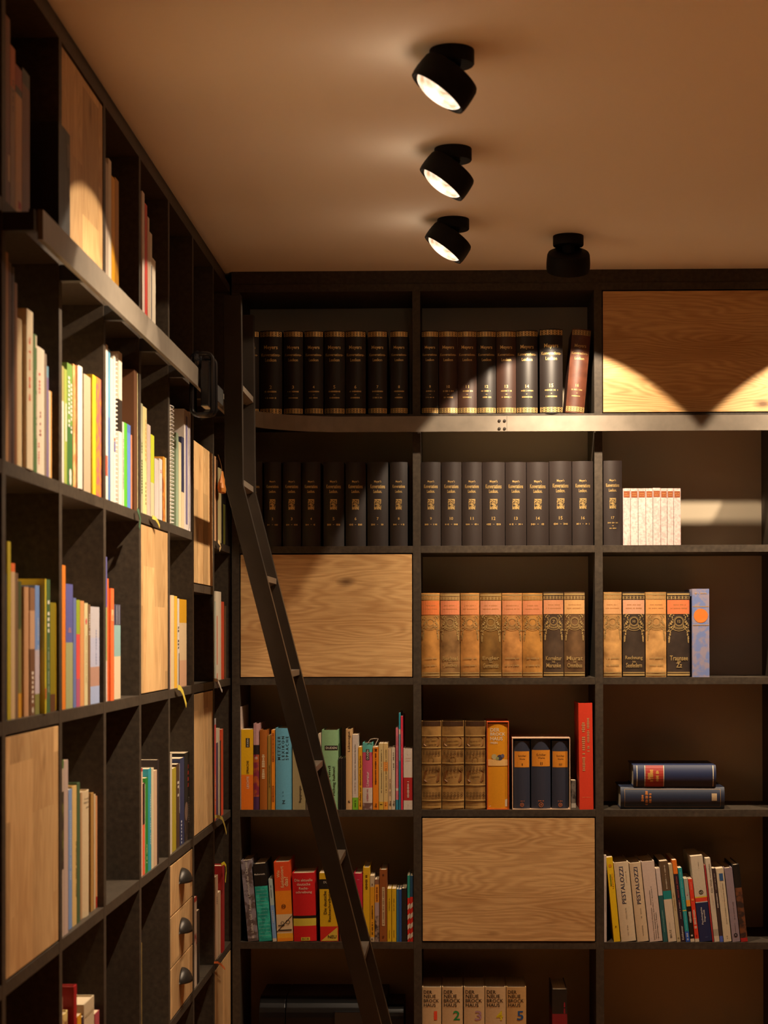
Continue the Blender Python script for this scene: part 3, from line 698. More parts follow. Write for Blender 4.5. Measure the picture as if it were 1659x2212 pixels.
# ---- back wall, fourth shelf, behind the ladder
B8 = [
 (515.8, 520.6, 1527, 'p', 'd2bcae', 'tall thin white booklet at the corner end', [('m', '8a4a48', .2, .25, -.2, .25)]),
 (521, 547, 1576, 'p', 'e8b410@.565 e8781c', 'yellow and orange paperback with black label', [('r', '171412', .165, .115, .05, .32), ('v', 'e0d8c8', .165, .1, .05, .2, 'DUDEN'), ('v', 'e8dcc8', .66, .15, .05, .26, 'LEICHTE'), ('v', '201812', .47, .165, .05, .26, 'SPRACHE')]),
 (547.6, 559.6, 1563, 'h', 'c09494@.25 1c1216@.36 ~7a2038-a8501c@.85 4a2850', 'dark red fantasy-patterned hardback', [('n', 'd0b8b0', .4, .5, 0, .5)]),
 (560.8, 577, 1577, 'h', 'a05a1c', 'brown hardback with pale lettering', [('m', 'e8d8b0', .47, .33, 0, .4)]),
 (577.6, 585, 1589, 'h', '92702c', 'thin olive-brown hardback', [('m', '4a3210', .55, .3, .1, .3)]),
 (586.2, 593.8, 1577, 'p', 'e08a1e', 'thin orange paperback with dark lettering', [('r', '8a3c10', .22, .36, 0, .55), ('m', 'e08a1e', .22, .34, 0, .3), ('r', '8a3c10', .8, .2, 0, .55), ('m', 'e08a1e', .8, .18, 0, .3)]),
 (595, 630.5, 1573, 'h', '62a8c6', 'light blue hardback with spaced capitals', [('v', '16242c', .245, .29, -.28, .17, 'M E T Z L E R'), ('v', '16242c', .245, .29, -.03, .17, 'L E X I K O N'), ('v', '16242c', .245, .29, .22, .17, 'S P R A C H E'), ('m', '24404e', .8, .1, -.04, .07), ('h', '16242c', .905, .2, 0, .25, 'Z')]),
 (632, 660, 1598, 'p', 'a0946c', 'beige paperback partly hidden behind the ladder', [('v', '2a241c', .78, .24, .1, .26, 'Begegnungen')]),
 (661, 680, 1600, 'p', '6a5a4a', 'dull brown paperback behind the ladder'),
 (687.5, 694, 1585, 'p', 'd8c8b0', 'thin cream paperback beside the green dictionary'),
 (695, 730.5, 1577, 'h', '8cba8c', 'wide green dictionary with black label', [('r', '171412', .225, .058, .08, .8), ('h', 'ece4d4', .225, .66, .08, .14, 'DUDEN'), ('v', '24301c', .60, .30, -.02, .19, 'gut und'), ('v', '24301c', .64, .36, .26, .21, 'richtig halten!')]),
 (731.5, 735.5, 1638, 'p', '15110f', 'first of three thin black notebooks beside the green dictionary'), (735.8, 740.4, 1638, 'p', '191412', 'second of three thin black notebooks beside the green dictionary'), (740.8, 746, 1637, 'p', '15110f', 'third of three thin black notebooks, touching the tan hardback'),
 (747, 760.6, 1575, 'h', 'd8b27c', 'tan hardback with large black title', [('v', '2a2018', .155, .255, .05, .5, 'Lebensgut'), ('h', '2a2018', .90, .36, 0, .5, '6')]),
 (761.2, 773.6, 1587, 'p', 'd6cac0@.84 7ab82c', 'white paperback with green foot', [('v', '3a3430', .37, .48, 0, .28, 'Geschichte der deutschen Sprache'), ('m', 'b0a49a', .71, .15, 0, .3), ('m', '3e6a14', .92, .09, 0, .35)]),
 (774.2, 782.6, 1614, 'p', 'e2a422', 'narrow amber paperback with black title', [('v', '2a1a08', .55, .82, .05, .62, 'dtv-Atlas zur deutschen Sprache')]),
 (783.2, 804.6, 1605, 'h', '5cb0a8@.14 c25070@.67 d6c8be@.90 ~6a4c46-b09a94', 'teal and pink literature dictionary', [('r', '171412', .175, .165, .02, .34), ('v', 'ece4d4', .175, .14, .02, .2, 'DUDEN'), ('v', 'f0d4d4', .54, .22, 0, .34, 'Literatur'), ('m', 'c07a80', .78, .18, 0, .2)], {'rib': [([(795, 1604, -.002), (800, 1597, -.004), (810, 1595, -.004), (817, 1596, -.005), (812, 1606, -.006), (808, 1616, -.006)], .0022, 'd8c8b4')]}),
 (805.4, 817.8, 1614, 'p', 'e8861a', 'bright orange paperback', [('m', '3a2008', .05, .05, .05, .62), ('m', '3a2008', .34, .52, 0, .3), ('v', '24160a', .93, .07, 0, .5, 'dtv')]),
 (818.4, 828, 1606, 'p', 'd6be84@.88 d8b040', 'sand-coloured paperback with small black lettering', [('m', '2c2418', .42, .66, .1, .2), ('r', '2c2418', .92, .01, 0, .6)]),
 (828.4, 838, 1606, 'p', 'd8ba7c@.28 e89a48@.42 d8ba7c@.88 e8a040', 'sand-coloured paperback with orange band', [('m', '2c2418', .42, .66, .1, .2), ('m', 'a83010', .92, .05, 0, .5)]),
 (838.4, 845.6, 1617, 'p', 'd2b48c', 'narrow tan paperback beside the sand-coloured pair', [('v', '1c1814', .9, .09, .1, .6, 'dtv'), ('m', '2c2418', .63, .3, .1, .3)]),
 (846, 853.6, 1615, 'p', 'dacfb6', 'narrow cream paperback', [('v', '1c1814', .9, .09, .1, .6, 'dtv'), ('m', '2c2418', .22, .28, .05, .34)]),
 (855, 860.6, 1572, 'p', 'cc6c7c@.74 d8c8ba@.77 cc6c7c@.88 2e82a0', 'tall thin pink and blue magazine', [('m', '8a3850', .3, .4, 0, .3)], {'name': 'magazine'}),
 (861.6, 865.4, 1540, 'p', '2a90a6@.17 d8cab4@.22 6a98a8@.5 2a7a98', 'tallest thin teal magazine', [], {'name': 'magazine'}),
 (866, 870.6, 1547, 'p', 'd4304a', 'tall thin crimson magazine', [('m', 'e8a0a0', .3, .3, 0, .3)], {'name': 'magazine'}),
 (871.6, 891.5, 1617, 'f', 'd8cabc@.475 a82424@.85 d8cabc', 'white book with dark red band', [('n', 'b0a090', .10, .5, 0, .05), ('n', 'b86058', .16, .56, 0, .06), ('n', 'b86058', .2, .6, 0, .06), ('m', 'e8d8c8', .67, .27, 0, .22), ('n', 'b0a090', .93, .1, 0, .2)]),
]
# ---- back wall, fourth shelf, middle bay
def antique(): return [('r', '3c2412', .03, .055, 0, .94)] + [x for t in (.165, .30, .475, .72, .895) for x in (('r', 'c09a58', t, .012, 0, .99), ('r', '4e3216', t + .012, .008, 0, .99))] + [('p', '8a6030', .23, .105, 0, .82), ('n', 'a8803c', .21, .5, 0, .06), ('n', 'a8803c', .25, .5, 0, .06), ('p', '74481e', .62, .13, 0, .8), ('n', 'a8803c', .61, .4, 0, .06), ('o', '8a6430', .42, .12, 0, .03), ('l', '5a3c1c', .36, .05), ('l', '5a3c1c', .54, .05), ('l', '5a3c1c', .83, .06), ('r', 'b08a4c', .97, .02, 0, .98)]
B9 = [(a, b, 1558, 'r', '*94703c', d, antique(), {'name': 'antique_volume'}) for a, b, d in ((909.5, 953.4, 'antique leather volume with panelled spine, first beside the upright'), (954.6, 1002.6, 'antique leather volume with panelled spine, between two alike'), (1004.6, 1049.6, 'antique leather volume with panelled spine, beside the orange boxed book'))]
# ---- back wall, fifth shelf, behind the ladder
B10 = [
 (536, 559, 1859, 'f', '~8c828a-5c4c48', 'leaning grey-violet chemistry textbook', [('v', 'e4dcd0', .46, .88, .02, .32, 'Lüthje · Gall · Reuber  Lehrbuch der Chemie'), ('r', 'c8bcb0', .95, .03, .02, .2)], {'lean': -5.2}),
 (560, 588, 1866, 'f', '14100e@.29 ~149082-2ab4a0', 'black and teal mathematics book', [('h', 'e4dcd0', .135, .84, -.04, .22, 'Mathematik')] + [('n', '9ad0c0', .34 + .045 * i, .86, 0, .035) for i in range(14)], {'lean': -4.6}),
 (589.4, 598, 1899, 'p', 'b0c4c0@.42 7aa0d0@.95 d8ccb8', 'thin pale blue paperback', [('m', '506078', .2, .2, 0, .3), ('m', 'e0e4e8', .6, .2, 0, .4)], {'lean': -4.0}),
 (599.2, 633.6, 1862, 'f', 'dc4c1c@.365 e8881a@.66 dcc096@.90 eca824@.96 e8881a', 'thick orange popular-science book', [('v', 'f0c890', .15, .09, -.25, .26, 'Wie'), ('v', 'f0c890', .19, .27, -.02, .26, 'funktioniert'), ('v', 'f0c890', .25, .12, .22, .26, 'das?'), ('o', '6a3410', .56, .11, 0, .03), ('n', '6a3410', .56, .2, 0, .2), ('r', '201812', .86, .014, .02, .86), ('r', '201812', .80, .012, -.2, .4), ('t', '302418', .78, .012), ('o', '302418', .76, .1, .22, .04), ('o', '302418', .77, .08, -.12, .03)], {'lean': -2.6}),
 (635, 684, 1886, 'h', 'cc1a20@.625 14100e@.665 dcc644@.775 cc1a20', 'wide red spelling dictionary', [('h', 'e8c8b0', .105, .80, 0, .15, 'Die aktuelle'), ('h', 'e8c8b0', .165, .60, 0, .13, 'deutsche'), ('h', 'e8c8b0', .225, .42, 0, .15, 'Recht-'), ('h', 'e8c8b0', .285, .72, 0, .14, 'schreibung'), ('r', 'dcc644', .965, .05, .02, .4), ('h', '6a4a10', .965, .30, .02, .09, 'BCB')], {'lean': -1.6}),
 (692, 731.5, 1886, 'p', 'e0b418@.09 14100e@.235 e0b418@.78 cc2820', 'thick yellow spelling dictionary with red foot', [('h', 'd8d0c0', .135, .55, 0, .15, 'DUDEN'), ('v', '2a2010', .43, .34, -.2, .2, 'Die deutsche'), ('v', '2a2010', .49, .44, .06, .2, 'Rechtschreibung'), ('q', 'e0c048', .89, .2), ('h', '2a2010', .93, .46, .16, .2, 'NEU')], {'lean': -.8}),
 (733, 763.6, 1890, 'h', '5a3a2a', 'dull brown book hidden behind the ladder'),
 (764.2, 783.4, 1887, 'h', 'b81c3c', 'crimson hardback emerging behind the ladder', [('n', 'e0a0a0', .09, .5, 0, .08)]),
 (784.4, 799, 1874, 'f', 'e2b41c', 'tall yellow hardback', [('m', '4a3408', .2, .2, 0, .4)]),
 (799.6, 809, 1892, 'p', 'c8b494@.17 e0a01e@.93 ccb694', 'narrow amber paperback with cream ends', [('m', '2a1e10', .14, .04, 0, .4), ('m', '2a1c08', .68, .46, 0, .34), ('h', '2a1c08', .965, .5, 0, .5, 'R')]),
 (809.6, 819, 1900, 'p', '8a6048@.08 e89c34@.37 b49a98@.58 ~382c2a-a08878', 'narrow orange and photo-printed paperback', [('m', '6a2c10', .23, .25, 0, .4)]),
 (819.8, 836, 1879, 'f', '8c4e22', 'brown hardback with long cream label', [('r', 'd0b890', .51, .54, .02, .38), ('m', '6a4a28', .51, .5, .02, .2), ('c', '5a2c10', .07, .12), ('c', '5a2c10', .93, .14)]),
 (836.6, 845.6, 1920, 'p', 'dcb41c', 'first narrow yellow reader beside the brown hardback', [('m', '5a4808', .3, .24, 0, .2), ('m', '5a4808', .86, .16, 0, .2)]),
 (846.4, 856, 1920, 'p', 'dcb41c', 'second narrow yellow reader, beside the blue ones', [('m', '5a4808', .3, .24, 0, .2), ('m', '5a4808', .86, .16, 0, .2)]),
 (856.6, 861.6, 1921, 'p', '2a6a98', 'thin steel-blue reader'), (861.8, 867.6, 1921, 'p', '244e94', 'thin deep blue reader'),
 (868.2, 878.6, 1919, 'p', '1c1714', 'narrow black reader'),
 (880, 885.6, 1891, 'p', '1c8a7c@.34 cc2a1e', 'thin striped red and white booklet with green top', [('t', 'd8c8b4', .47 + .15 * i, .07) for i in range(4)], {'name': 'booklet'}),
 (886, 892.6, 1892, 'p', '1c4a6a@.32 cc2a1e', 'thin striped red and white booklet with dark blue top', [('t', 'd8c8b4', .45 + .15 * i, .07) for i in range(4)], {'name': 'booklet'}),
]
# ---- back wall, fifth shelf, far bay
B11 = [
 (1304, 1310.4, 1848, 'p', 'cabcb4', 'thin white book standing upright by the oak door', [('m', 'a89890', .5, .3, 0, .3)]),
 (1326.5, 1340.5, 1852, 'p', 'ecc414', 'bright yellow paperback', [('c', 'd88a20', .1, .25), ('m', '6a8a28', .27, .14, -.1, .3), ('m', 'd88a20', .28, .18, .2, .25), ('h', '806010', .82, .2, 0, .2, '1')], {'lean': -5.2}),
 (1342.5, 1374.8, 1863, 'h', 'dcc8a8', 'wide cream volume with blue serif capitals, beside the yellow paperback', [('v', '22304e', .29, .47, -.04, .28, 'PESTALOZZI'), ('m', 'b8a890', .19, .16, .26, .06), ('m', 'a89880', .64, .15, .02, .1), ('m', '8a7a68', .86, .13, .02, .1)], {'lean': -5.5}),
 (1377, 1402.2, 1864, 'h', 'd8c09e', 'cream volume with blue serif capitals, second of the pair', [('v', '22304e', .29, .47, 0, .34, 'PESTALOZZI'), ('m', 'a89880', .64, .15, .08, .1), ('m', '8a7a68', .86, .13, .08, .1)], {'lean': -5.75}),
 (1404, 1432, 1861, 'f', 'd8c2b4', 'wide pinkish-white paperback volume', [('v', '38302c', .67, .62, -.1, .11, 'Johann Heinrich Pestalozzi   Gesammelte'), ('v', '38302c', .64, .66, .06, .11, 'Werke: Pädagogische Schriften + Romane +'), ('v', '38302c', .80, .32, .22, .11, 'Erzählungen + Fabeln')], {'lean': -5.95}),
 (1433.4, 1443, 1876, 'p', 'd8c6be@.37 20585a', 'white and dark green paperback', [('m', '8ab0a8', .72, .3, 0, .2)], {'lean': -6.05}),
 (1444, 1461.8, 1860, 'p', '5c4834@.37 0c8080@.475 dccab0', 'brown, teal and cream book', [('m', 'd8ccb8', .2, .3, .05, .16), ('v', '2a2420', .9, .1, -.1, .22, 'BELTZ'), ('m', 'a89c8c', .8, .08, -.1, .1)], {'lean': -6.15}),
 (1462.6, 1470.8, 1867, 'p', 'c0ae88', 'narrow khaki book', [('m', 'a08050', .48, .24, 0, .3), ('n', '6a5a3a', .95, .5, 0, .4)], {'lean': -6.15}),
 (1471.6, 1481.2, 1858, 'p', 'ec7c24@.17 281a28', 'dark book with orange head', [('m', 'c84a40', .38, .36, .05, .18), ('m', 'd8c8c8', .62, .2, .05, .16), ('v', 'f0e8dc', .89, .17, 0, .5, 'Kohlhammer')], {'lean': -6.15}),
 (1482, 1491, 1875, 'p', '14949c@.57 d8c048@.585 14949c@.86 2a5ac0', 'teal paperback with blue foot', [('m', '9ad8d8', .3, .5, 0, .16), ('m', '9ad8d8', .72, .24, 0, .16), ('m', 'e0e8f0', .93, .1, 0, .45)], {'lean': -6.15}),
 (1492, 1501, 1898, 'p', 'b0b0a0@.34 eca030@.44 16120f@.95 dccab0', 'short black and grey paperback', [('m', 'ece4d8', .6, .2, .05, .6), ('c', 'd8ccc0', .9, .25), ('c', 'c08898', .25, .18)], {'lean': -6.15}),
 (1502, 1511, 1899, 'p', 'dc3c24@.95 dccab0', 'short bright red paperback', [('m', 'f0d8c0', .64, .3, 0, .6), ('c', 'ec8a40', .33, .3), ('m', 'f0a890', .12, .14, 0, .2), ('c', '9a1c14', .9, .2)], {'lean': -6.15}),
 (1512, 1538.6, 1849, 'p', 'd4c6ae@.475 e0c428@.488 d8402a@.535 d0ccc4@.545 18244e', 'wide white and navy psychology handbook', [('m', '4a4238', .11, .08, .08, .05), ('o', '171412', .425, .13, .05, .05), ('h', '171412', .425, .16, .05, .2, 'S'), ('v', 'e4e0d8', .70, .2, -.08, .17, 'Psychologische'), ('v', 'e4e0d8', .70, .14, .12, .17, 'Diagnostik'), ('n', '8090b0', .95, .3, .05, .03)], {'lean': -6.15}),
 (1539.4, 1542.8, 1869, 'p', 'a02c30', 'thin dark red book', [], {'lean': -6.15}),
 (1543.6, 1554.8, 1854, 'p', 'd6c8b2@.85 a8a090@.93 d6c8b2', 'tall cream book with grey lettering', [('v', '8a8278', .24, .34, .1, .4, 'Die Welt verstehen'), ('m', 'c09080', .5, .12, 0, .1), ('m', '9a9288', .56, .1, .2, .1)], {'lean': -6.15}),
 (1555.6, 1563, 1876, 'p', '3a2c2c@.92 4a60b8', 'dark brown paperback with blue foot', [('m', 'e8e0d4', .44, .2, .05, .4), ('m', 'b8aca0', .18, .22, .05, .24)], {'lean': -6.15}),
 (1564, 1580.8, 1876, 'p', 'd8c8aa', 'cream book with blue square', [('r', '2c5484', .12, .1, .08, .5), ('m', '7a6c58', .48, .56, .16, .12), ('m', 'a89a84', .3, .3, -.1, .06), ('m', '2a2420', .94, .035, 0, .25)], {'lean': -6.15}),
 (1582.6, 1599.6, 1875, 'f', '8e7e88', 'mauve-grey hardback', [('m', '5a4c54', .58, .24, .12, .12), ('m', '5a4c54', .84, .18, .05, .08), ('c', '2a2428', .91, .25), ('c', '8e7e88', .91, .1)], {'lean': -6.15}),
 (1601, 1616, 1868, 'h', '120e0c@.3 ~2c1c18-6a3c20@.95 a82020', 'dark picture-printed hardback at the end of the leaning row', [], {'lean': -6.15}),
]
B12 = [(a, b, 2133, 'h', 'd0b084' if n < 5 else 'c8a068', 'tan lexicon volume with %s number %s on its spine' % (cn, NUM[n]), [('h', '14100c', .055, .44, -.2, .17, 'DER'), ('h', '14100c', .105, .62, -.1, .17, 'NEUE'), ('h', '14100c', .155, .80, -.02, .17, 'BROCK'), ('h', '14100c', .205, .62, -.1, .17, 'HAUS'), ('H', c, .325, .17 if n == 1 else .33, .2, .46, str(n))], {'name': 'encyclopedia_volume'})
       for a, b, n, c, cn in ((909.5, 953.5, 1, 'e84a2c', 'an orange'), (955, 1000, 2, '0c8a4a', 'a green'), (1002, 1047, 3, 'a88090', 'a mauve'), (1048, 1093, 4, 'd8c41c', 'a yellow'), (1094, 1137, 5, '1c508c', 'a blue'))]
B12.append((1193, 1225.5, 2137, 'f', '181412@.29 7a1420', 'black and dark red book standing apart', [('m', 'b02038', .22, .13, .32, .12)]))

# ---- left wall
L1A = [
 (11, 22.5, 36, 'p', '6a3420', 'tall dark red-brown book', [('r', 'd8b890', .80, .14, .2, .3)], {'pm': 250}), (23, 33.5, 102, 'p', 'b05a28@.25 8a6a50', 'rust-orange book', [('m', '3a2a20', .3, .2, 0, .3)], {'pm': 280}),
 (34, 48, 146, 'p', '8a3028@.14 2a2a28@.19 c09468', 'brown book with red head', [('r', 'a02028', .93, .05, .1, .5)], {'pm': 300}), (48.6, 65, 155, 'p', '1c2a38@.1 6a4034', 'dark brown book with navy head', [], {'pm': 300}),
]
L1C = [
 (228, 234, 352, 'p', 'b4a290', 'tall taupe book', [], {'pm': 500}), (234.4, 241, 346, 'p', 'e2d6c0', 'tall cream book', [], {'pm': 500}),
 (241.5, 248.6, 384, 'p', 'e4a41e', 'yellow book', [], {'pm': 500}), (249, 257, 388, 'p', 'b07a20', 'ochre book', [], {'pm': 500}),
]
L1D = [
 (307.5, 312.8, 416, 'p', 'e4d0c4', 'tallest thin pinkish-white book', [], {'pm': 600}), (313.2, 318.6, 442, 'p', 'd0453c', 'red book', [], {'pm': 600}), (319, 323, 470, 'p', 'd8b8a0', 'salmon and cream book', [], {'pm': 600}),
 (323.4, 329, 504, 'p', 'e0d4c0', 'white book with navy line', [('r', '2a3450', .6, .6, .1, .25)], {'pm': 610}), (329.4, 336.5, 561, 'p', 'e6dac4', 'short cream book', [], {'pm': 630}),
]
L2A = [
 (11, 18.6, 545, 'p', '9a6c40', 'tall tan-brown book', []), (19.2, 26.6, 568, 'h', '4c2c1c', 'dark brown book', []), (27.2, 32.6, 577, 'h', '38201a', 'blackish brown book', []), (33.2, 39, 612, 'h', '7a4a20', 'rust-brown book', []),
 (39.6, 50, 690, 'h', 'dcc498', 'fat cream book', []), (50.4, 72, 668, 'f', 'e4d2b0', 'cream book with red spaced capitals', [('v', 'd8543c', .37, .4, -.05, .3, 'E M O J E')], {'off': .002}),
 (72.6, 80, 723, 'p', '4a6a3a', 'dark green book', [('r', 'e0d0b0', .05, .09, .2, .4), ('m', 'e0d0b0', .5, .5, .25, .25)]), (80.4, 96.6, 752, 'p', 'e4d6c0', 'cream book with red lettering', [('m', 'c85a50', .3, .2, -.2, .2), ('m', 'a05048', .6, .2, -.1, .2), ('m', 'c85a50', .85, .2, -.3, .15)]),
 (97, 101, 765, 'p', '8a7868', 'narrow grey-brown book', []), (101.3, 105, 792, 'p', '70a0b8@.1 7a6a98', 'narrow purple book', []), (105.3, 112, 845, 'p', 'd8a058', 'short tan-orange book', [('r', 'e8dcc8', .5, .98, -.3, .35)]),
]
L2B = [
 (132.6, 138.4, 791, 'p', 'a49a60@.3 e4d8d0', 'white book with beige head', []), (138.8, 145, 798, 'p', '9caa4a', 'olive-green book', [('r', 'e4e0c8', .46, .33, .1, .5)]),
 (145.4, 157.6, 787, 'p', '6c9040@.5 38682f', 'two-tone green book with white lettering', [('m', 'ece8dc', .33, .46, -.2, .3), ('m', 'ece8dc', .36, .42, .2, .3), ('c', 'ece4d8', .9, .2), ('c', 'ece4d8', .95, .2)]),
 (158, 163.6, 788, 'p', '~d88850-e0b478', 'orange patterned book', []), (164, 181, 790, 'h', 'eee6da', 'wide white hardback', [], {'off': .002}), (181.4, 196.6, 812, 'f', 'bca88c', 'wide greige book', []),
 (197, 207.6, 810, 'f', 'f0cc2c', 'bright yellow book', [], {'off': -.001}), (208, 221, 818, 'p', '~e07c2c-a85a58', 'orange and purple patterned book', []),
]
L2C = [
 (228, 233.6, 745, 'p', 'efe8dc', 'tallest white book with red sticker', [('r', 'e05a48', .78, .13, -.1, .7)]), (234, 238.6, 755, 'p', '5a98b8@.45 4a70a8', 'thin blue book', []),
 (239, 245, 775, 'p', 'ece4d0', 'cream book beside the blue one', []), (245.4, 250, 768, 'p', 'e8e0d4', 'white book with tiny blue mark', [('r', '5a5a98', .62, .07, 0, .6), ('r', 'd86050', .57, .02, 0, .6)]),
 (250.4, 256.4, 760, 's', 'd8ccc0', 'pale wire-bound notebook', [], {'name': 'spiral_notebook'}), (256.8, 264, 762, 'p', 'ece2cc@.31 2a2018@.52 e8e0d4', 'cream book with black band', []),
 (264.6, 268.2, 912, 'p', 'c8c8bc', 'short pale grey book', [('m', '3a5a3a', .5, .6, 0, .4)]), (268.5, 275, 914, 'p', '58b42c', 'short bright green book', []), (275.4, 282.6, 918, 'p', '4c70b8@.1 5a86cc', 'short blue book', []), (283, 285.4, 940, 'p', 'e08458', 'short thin orange book', []),
 (290, 303.6 - 5.6, 801, 'f', '5a3820', 'large dark brown album', [('r', 'c8b888', .5, .98, .4, .2)], {'off': -.001, 'rib': [([(297, 1100, .001), (300, 1108, .003), (303, 1122, .003), (301, 1142, .003)], .012, '3a5a40')]}),
]
L2D = [
 (304.4, 308.6, 872, 'p', 'a8a888', 'thin grey-green book', [('m', '3c5a30', .6, .5, 0, .5)]), (309, 317.6, 880, 'p', 'ecd898', 'cream-yellow book with fine marks', [('m', 'd8b470', .3, .4, .2, .35), ('m', '9a8a60', .8, .3, .2, .3)]),
 (318, 325.6, 918, 'p', 'd0bcae', 'pale mauve folder', []), (326, 333.6, 940, 'p', 'cdd838@.58 e8deb4', 'lime-green book', [], {'rib': [([(329, 1117, .001), (336, 1120, .004), (341, 1128, .004), (345, 1138, .004)], .008, 'e8d060')]}),
 (334.2, 343.6, 992, 'p', 'e0d4d0', 'white paperback beside the lime one', []), (344, 350.8, 992, 'p', 'e4d8d4', 'white paperback with red marks', [('m', 'd06060', .17, .12, 0, .3), ('m', 'c08080', .5, .04, 0, .3)]),
 (351.2, 357, 987, 'p', 'e4a038@.3 ~a85c20-d88c30', 'orange-brown book', [], {'off': -.002}), (357.3, 361, 990, 'p', 'e8d8a8', 'thin cream book', []),
]
L2E = [
 (364.6, 380, 873, 's', 'efe4c8', 'thick cream spiral notebook with white wire', [], {'name': 'spiral_notebook', 'off': .002}), (380.6, 386, 936, 'p', '94a88c', 'sage-green book', []), (386.4, 392, 956, 'p', 'e6d8b0', 'cream book beside the sage one', []),
 (392.4, 398, 945, 'p', '2a2c48@.6 dcc8a4', 'navy and tan folder', []), (398.4, 408, 887, 'f', 'd8ccc4', 'large pale ring binder', [('r', '6a6488', .5, .9, 0, .4)], {'name': 'ring_binder'}), (408.4, 416, 892, 'p', 'e6dcd8', 'white book with grey stripe', [('r', '9a94a8', .5, .95, -.2, .25)]),
]
L2G = [
 (463.6, 467, 986, 'p', 'd8a67a', 'tan book', []), (467.4, 472, 994, 'h', '4a2e1c', 'dark brown book', []), (472.4, 478.6, 1012, 'p', 'dccc96', 'cream-yellow book', [], {'rib': [([(471, 1169, .001), (474, 1173, .004), (477, 1182, .004), (474, 1187, .004)], .012, 'd8b880')]}),
 (479.6, 482.4, 1030, 'p', '1c1814', 'black book', []), (482.8, 486.8, 1090, 'p', '6a6828', 'olive book', []), (487.2, 494, 1060, 'p', '201a18', 'blackish book at the corner', []),
]
L3A = [
 (11, 15.8, 1240, 'h', '202838', 'dark navy book', []), (16.2, 23.6, 1170, 'p', 'b0a024', 'tall olive-yellow book', []), (24, 33, 1217, 'p', 'e06c30@.055 c8ac84', 'cream book with orange head', []), (33.4, 39.4, 1238, 'p', '705640', 'brown-grey book', []), (39.8, 46.4, 1256, 'p', '3a4a28@.35 7a7440@.82 c89024', 'olive patterned book', []),
 (54.6, 64.6, 1268, 'h', 'c0926a', 'pinkish tan book', [], {'off': -.006}), (65, 75.6, 1270, 'p', '8a6448@.18 c09878@.48 6a4830', 'brown picture-printed book', [('m', 'e8dccc', .78, .26, 0, .4), ('c', 'e0d4c0', .96, .15)], {'off': -.006}), (76, 86.6, 1265, 'p', '6c8ec8@.5 bcb0bc@.84 7c7a40', 'blue and lilac book', [('m', 'd8e0f0', .4, .3, .1, .2)], {'off': -.006}),
 (87.4, 100, 1250, 'f', 'e0cc34', 'large yellow hardback', [('m', 'd88a30', .55, .3, .15, .3), ('r', 'e07838', .85, .08, 0, .8)], {'off': .002}), (100.6, 108.6, 1252, 'p', '3c5e3a', 'dark green book with white lettering', [('m', 'e4e4d4', .3, .3, 0, .6), ('m', 'c0c8b0', .68, .34, 0, .25)]), (109, 121.4, 1302, 'p', '84760e@.84 5a3820', 'short olive book', [('r', 'b89410', .5, .98, .42, .14)]),
]
L3B = [
 (132, 142, 1221, 'p', 'e4842a', 'tall orange book', []), (142.8, 158, 1262, 'p', '5c60a4@.47 a4aa7c', 'violet and sage book', [('m', 'c08a90', .37, .04, 0, .5)]), (158.4, 164.8, 1292, 'p', '6878b0', 'slate-blue book', []), (165.2, 173, 1296, 'p', '9eb030@.32 e0544c@.74 b05878', 'lime and red book', []),
 (173.4, 182, 1298, 'p', 'd89860', 'peach-orange book', []), (182.4, 190, 1303, 'p', 'dcd0a0', 'cream book with small marks', [('c', 'd04050', .18, .2), ('m', 'a08a60', .55, .5, 0, .2)]), (190.4, 195.6, 1306, 'p', '74583e', 'dark brown book with white lettering', [('m', 'e4dccc', .2, .22, 0, .4)]),
 (196, 215.6, 1311, 'p', 'c4c0c8@.32 b8bcd8@.62 b48c7c@.82 a4b4dc', 'wide silver-blue book', [('m', '8a94b8', .4, .4, .1, .12)]),
]
L3C = [
 (228, 231.6, 1203, 'p', '5e5e9c@.35 98a878@.72 e0d2c4', 'tall thin violet book', []), (232, 235, 1250, 'p', 'e86a34', 'thin orange-red book', []), (235.4, 246.6, 1271, 'p', 'f0703a', 'bright orange book', [('r', 'f0c090', .24, .1, 0, .7), ('c', 'e08850', .26, .2)], {'off': 0}), (247.4, 261, 1306, 'p', '3c3e54@.22 8cb4b4@.55 e6d0ae', 'navy, teal and cream book', [('r', 'c0c4d0', .11, .2, -.15, .06), ('r', 'c0c4d0', .11, .2, .2, .06)], {'off': -.008}),
]
L3E = [
 (364.8, 369, 1287, 'p', 'd8a494', 'pink paperback', []), (369.3, 376.6, 1286, 'p', 'e2cc9e', 'cream paperback', []), (377, 383, 1288, 'p', 'ecb438', 'yellow-orange paperback', [], {'rib': [([(384, 1484, .001), (390, 1487, .004), (395, 1496, .004), (399, 1510, .004), (402.5, 1524, .004)], .012, 'e8d050')]}),
 (383.4, 387.6, 1293, 'p', 'd8d0c4', 'thin white book with black letters', [('m', '1c1816', .42, .3, 0, .5), ('r', '3a3430', .8, .38, .3, .3)]), (388.4, 404, 1295, 'p', 'c49010@.27 ccb28c@.7 c49878', 'picture-printed book with mustard head', [], {'off': -.01}),
]
L3G = [
 (463.4, 466.6, 1300, 'p', '9aa498', 'thin grey book', []), (467, 478.6, 1278, 'p', 'dcd0ba', 'tall white book with red line', [('r', 'd87058', .55, .55, -.3, .1), ('r', 'd87058', .95, .06, -.3, .1)], {'rib': [([(463, 1468.5, .001), (470, 1470, .005), (474, 1478, .005), (478, 1490, .005), (480, 1493, .005)], .008, 'd8ccc0'), ([(466, 1470, .001), (469, 1476, .004), (470, 1487, .004)], .010, '5a4080')]}), (479, 484.6, 1300, 'p', 'cc4628', 'red book', []), (485.6, 489, 1309, 'p', '5a4630', 'thin dark brown book', []),
]
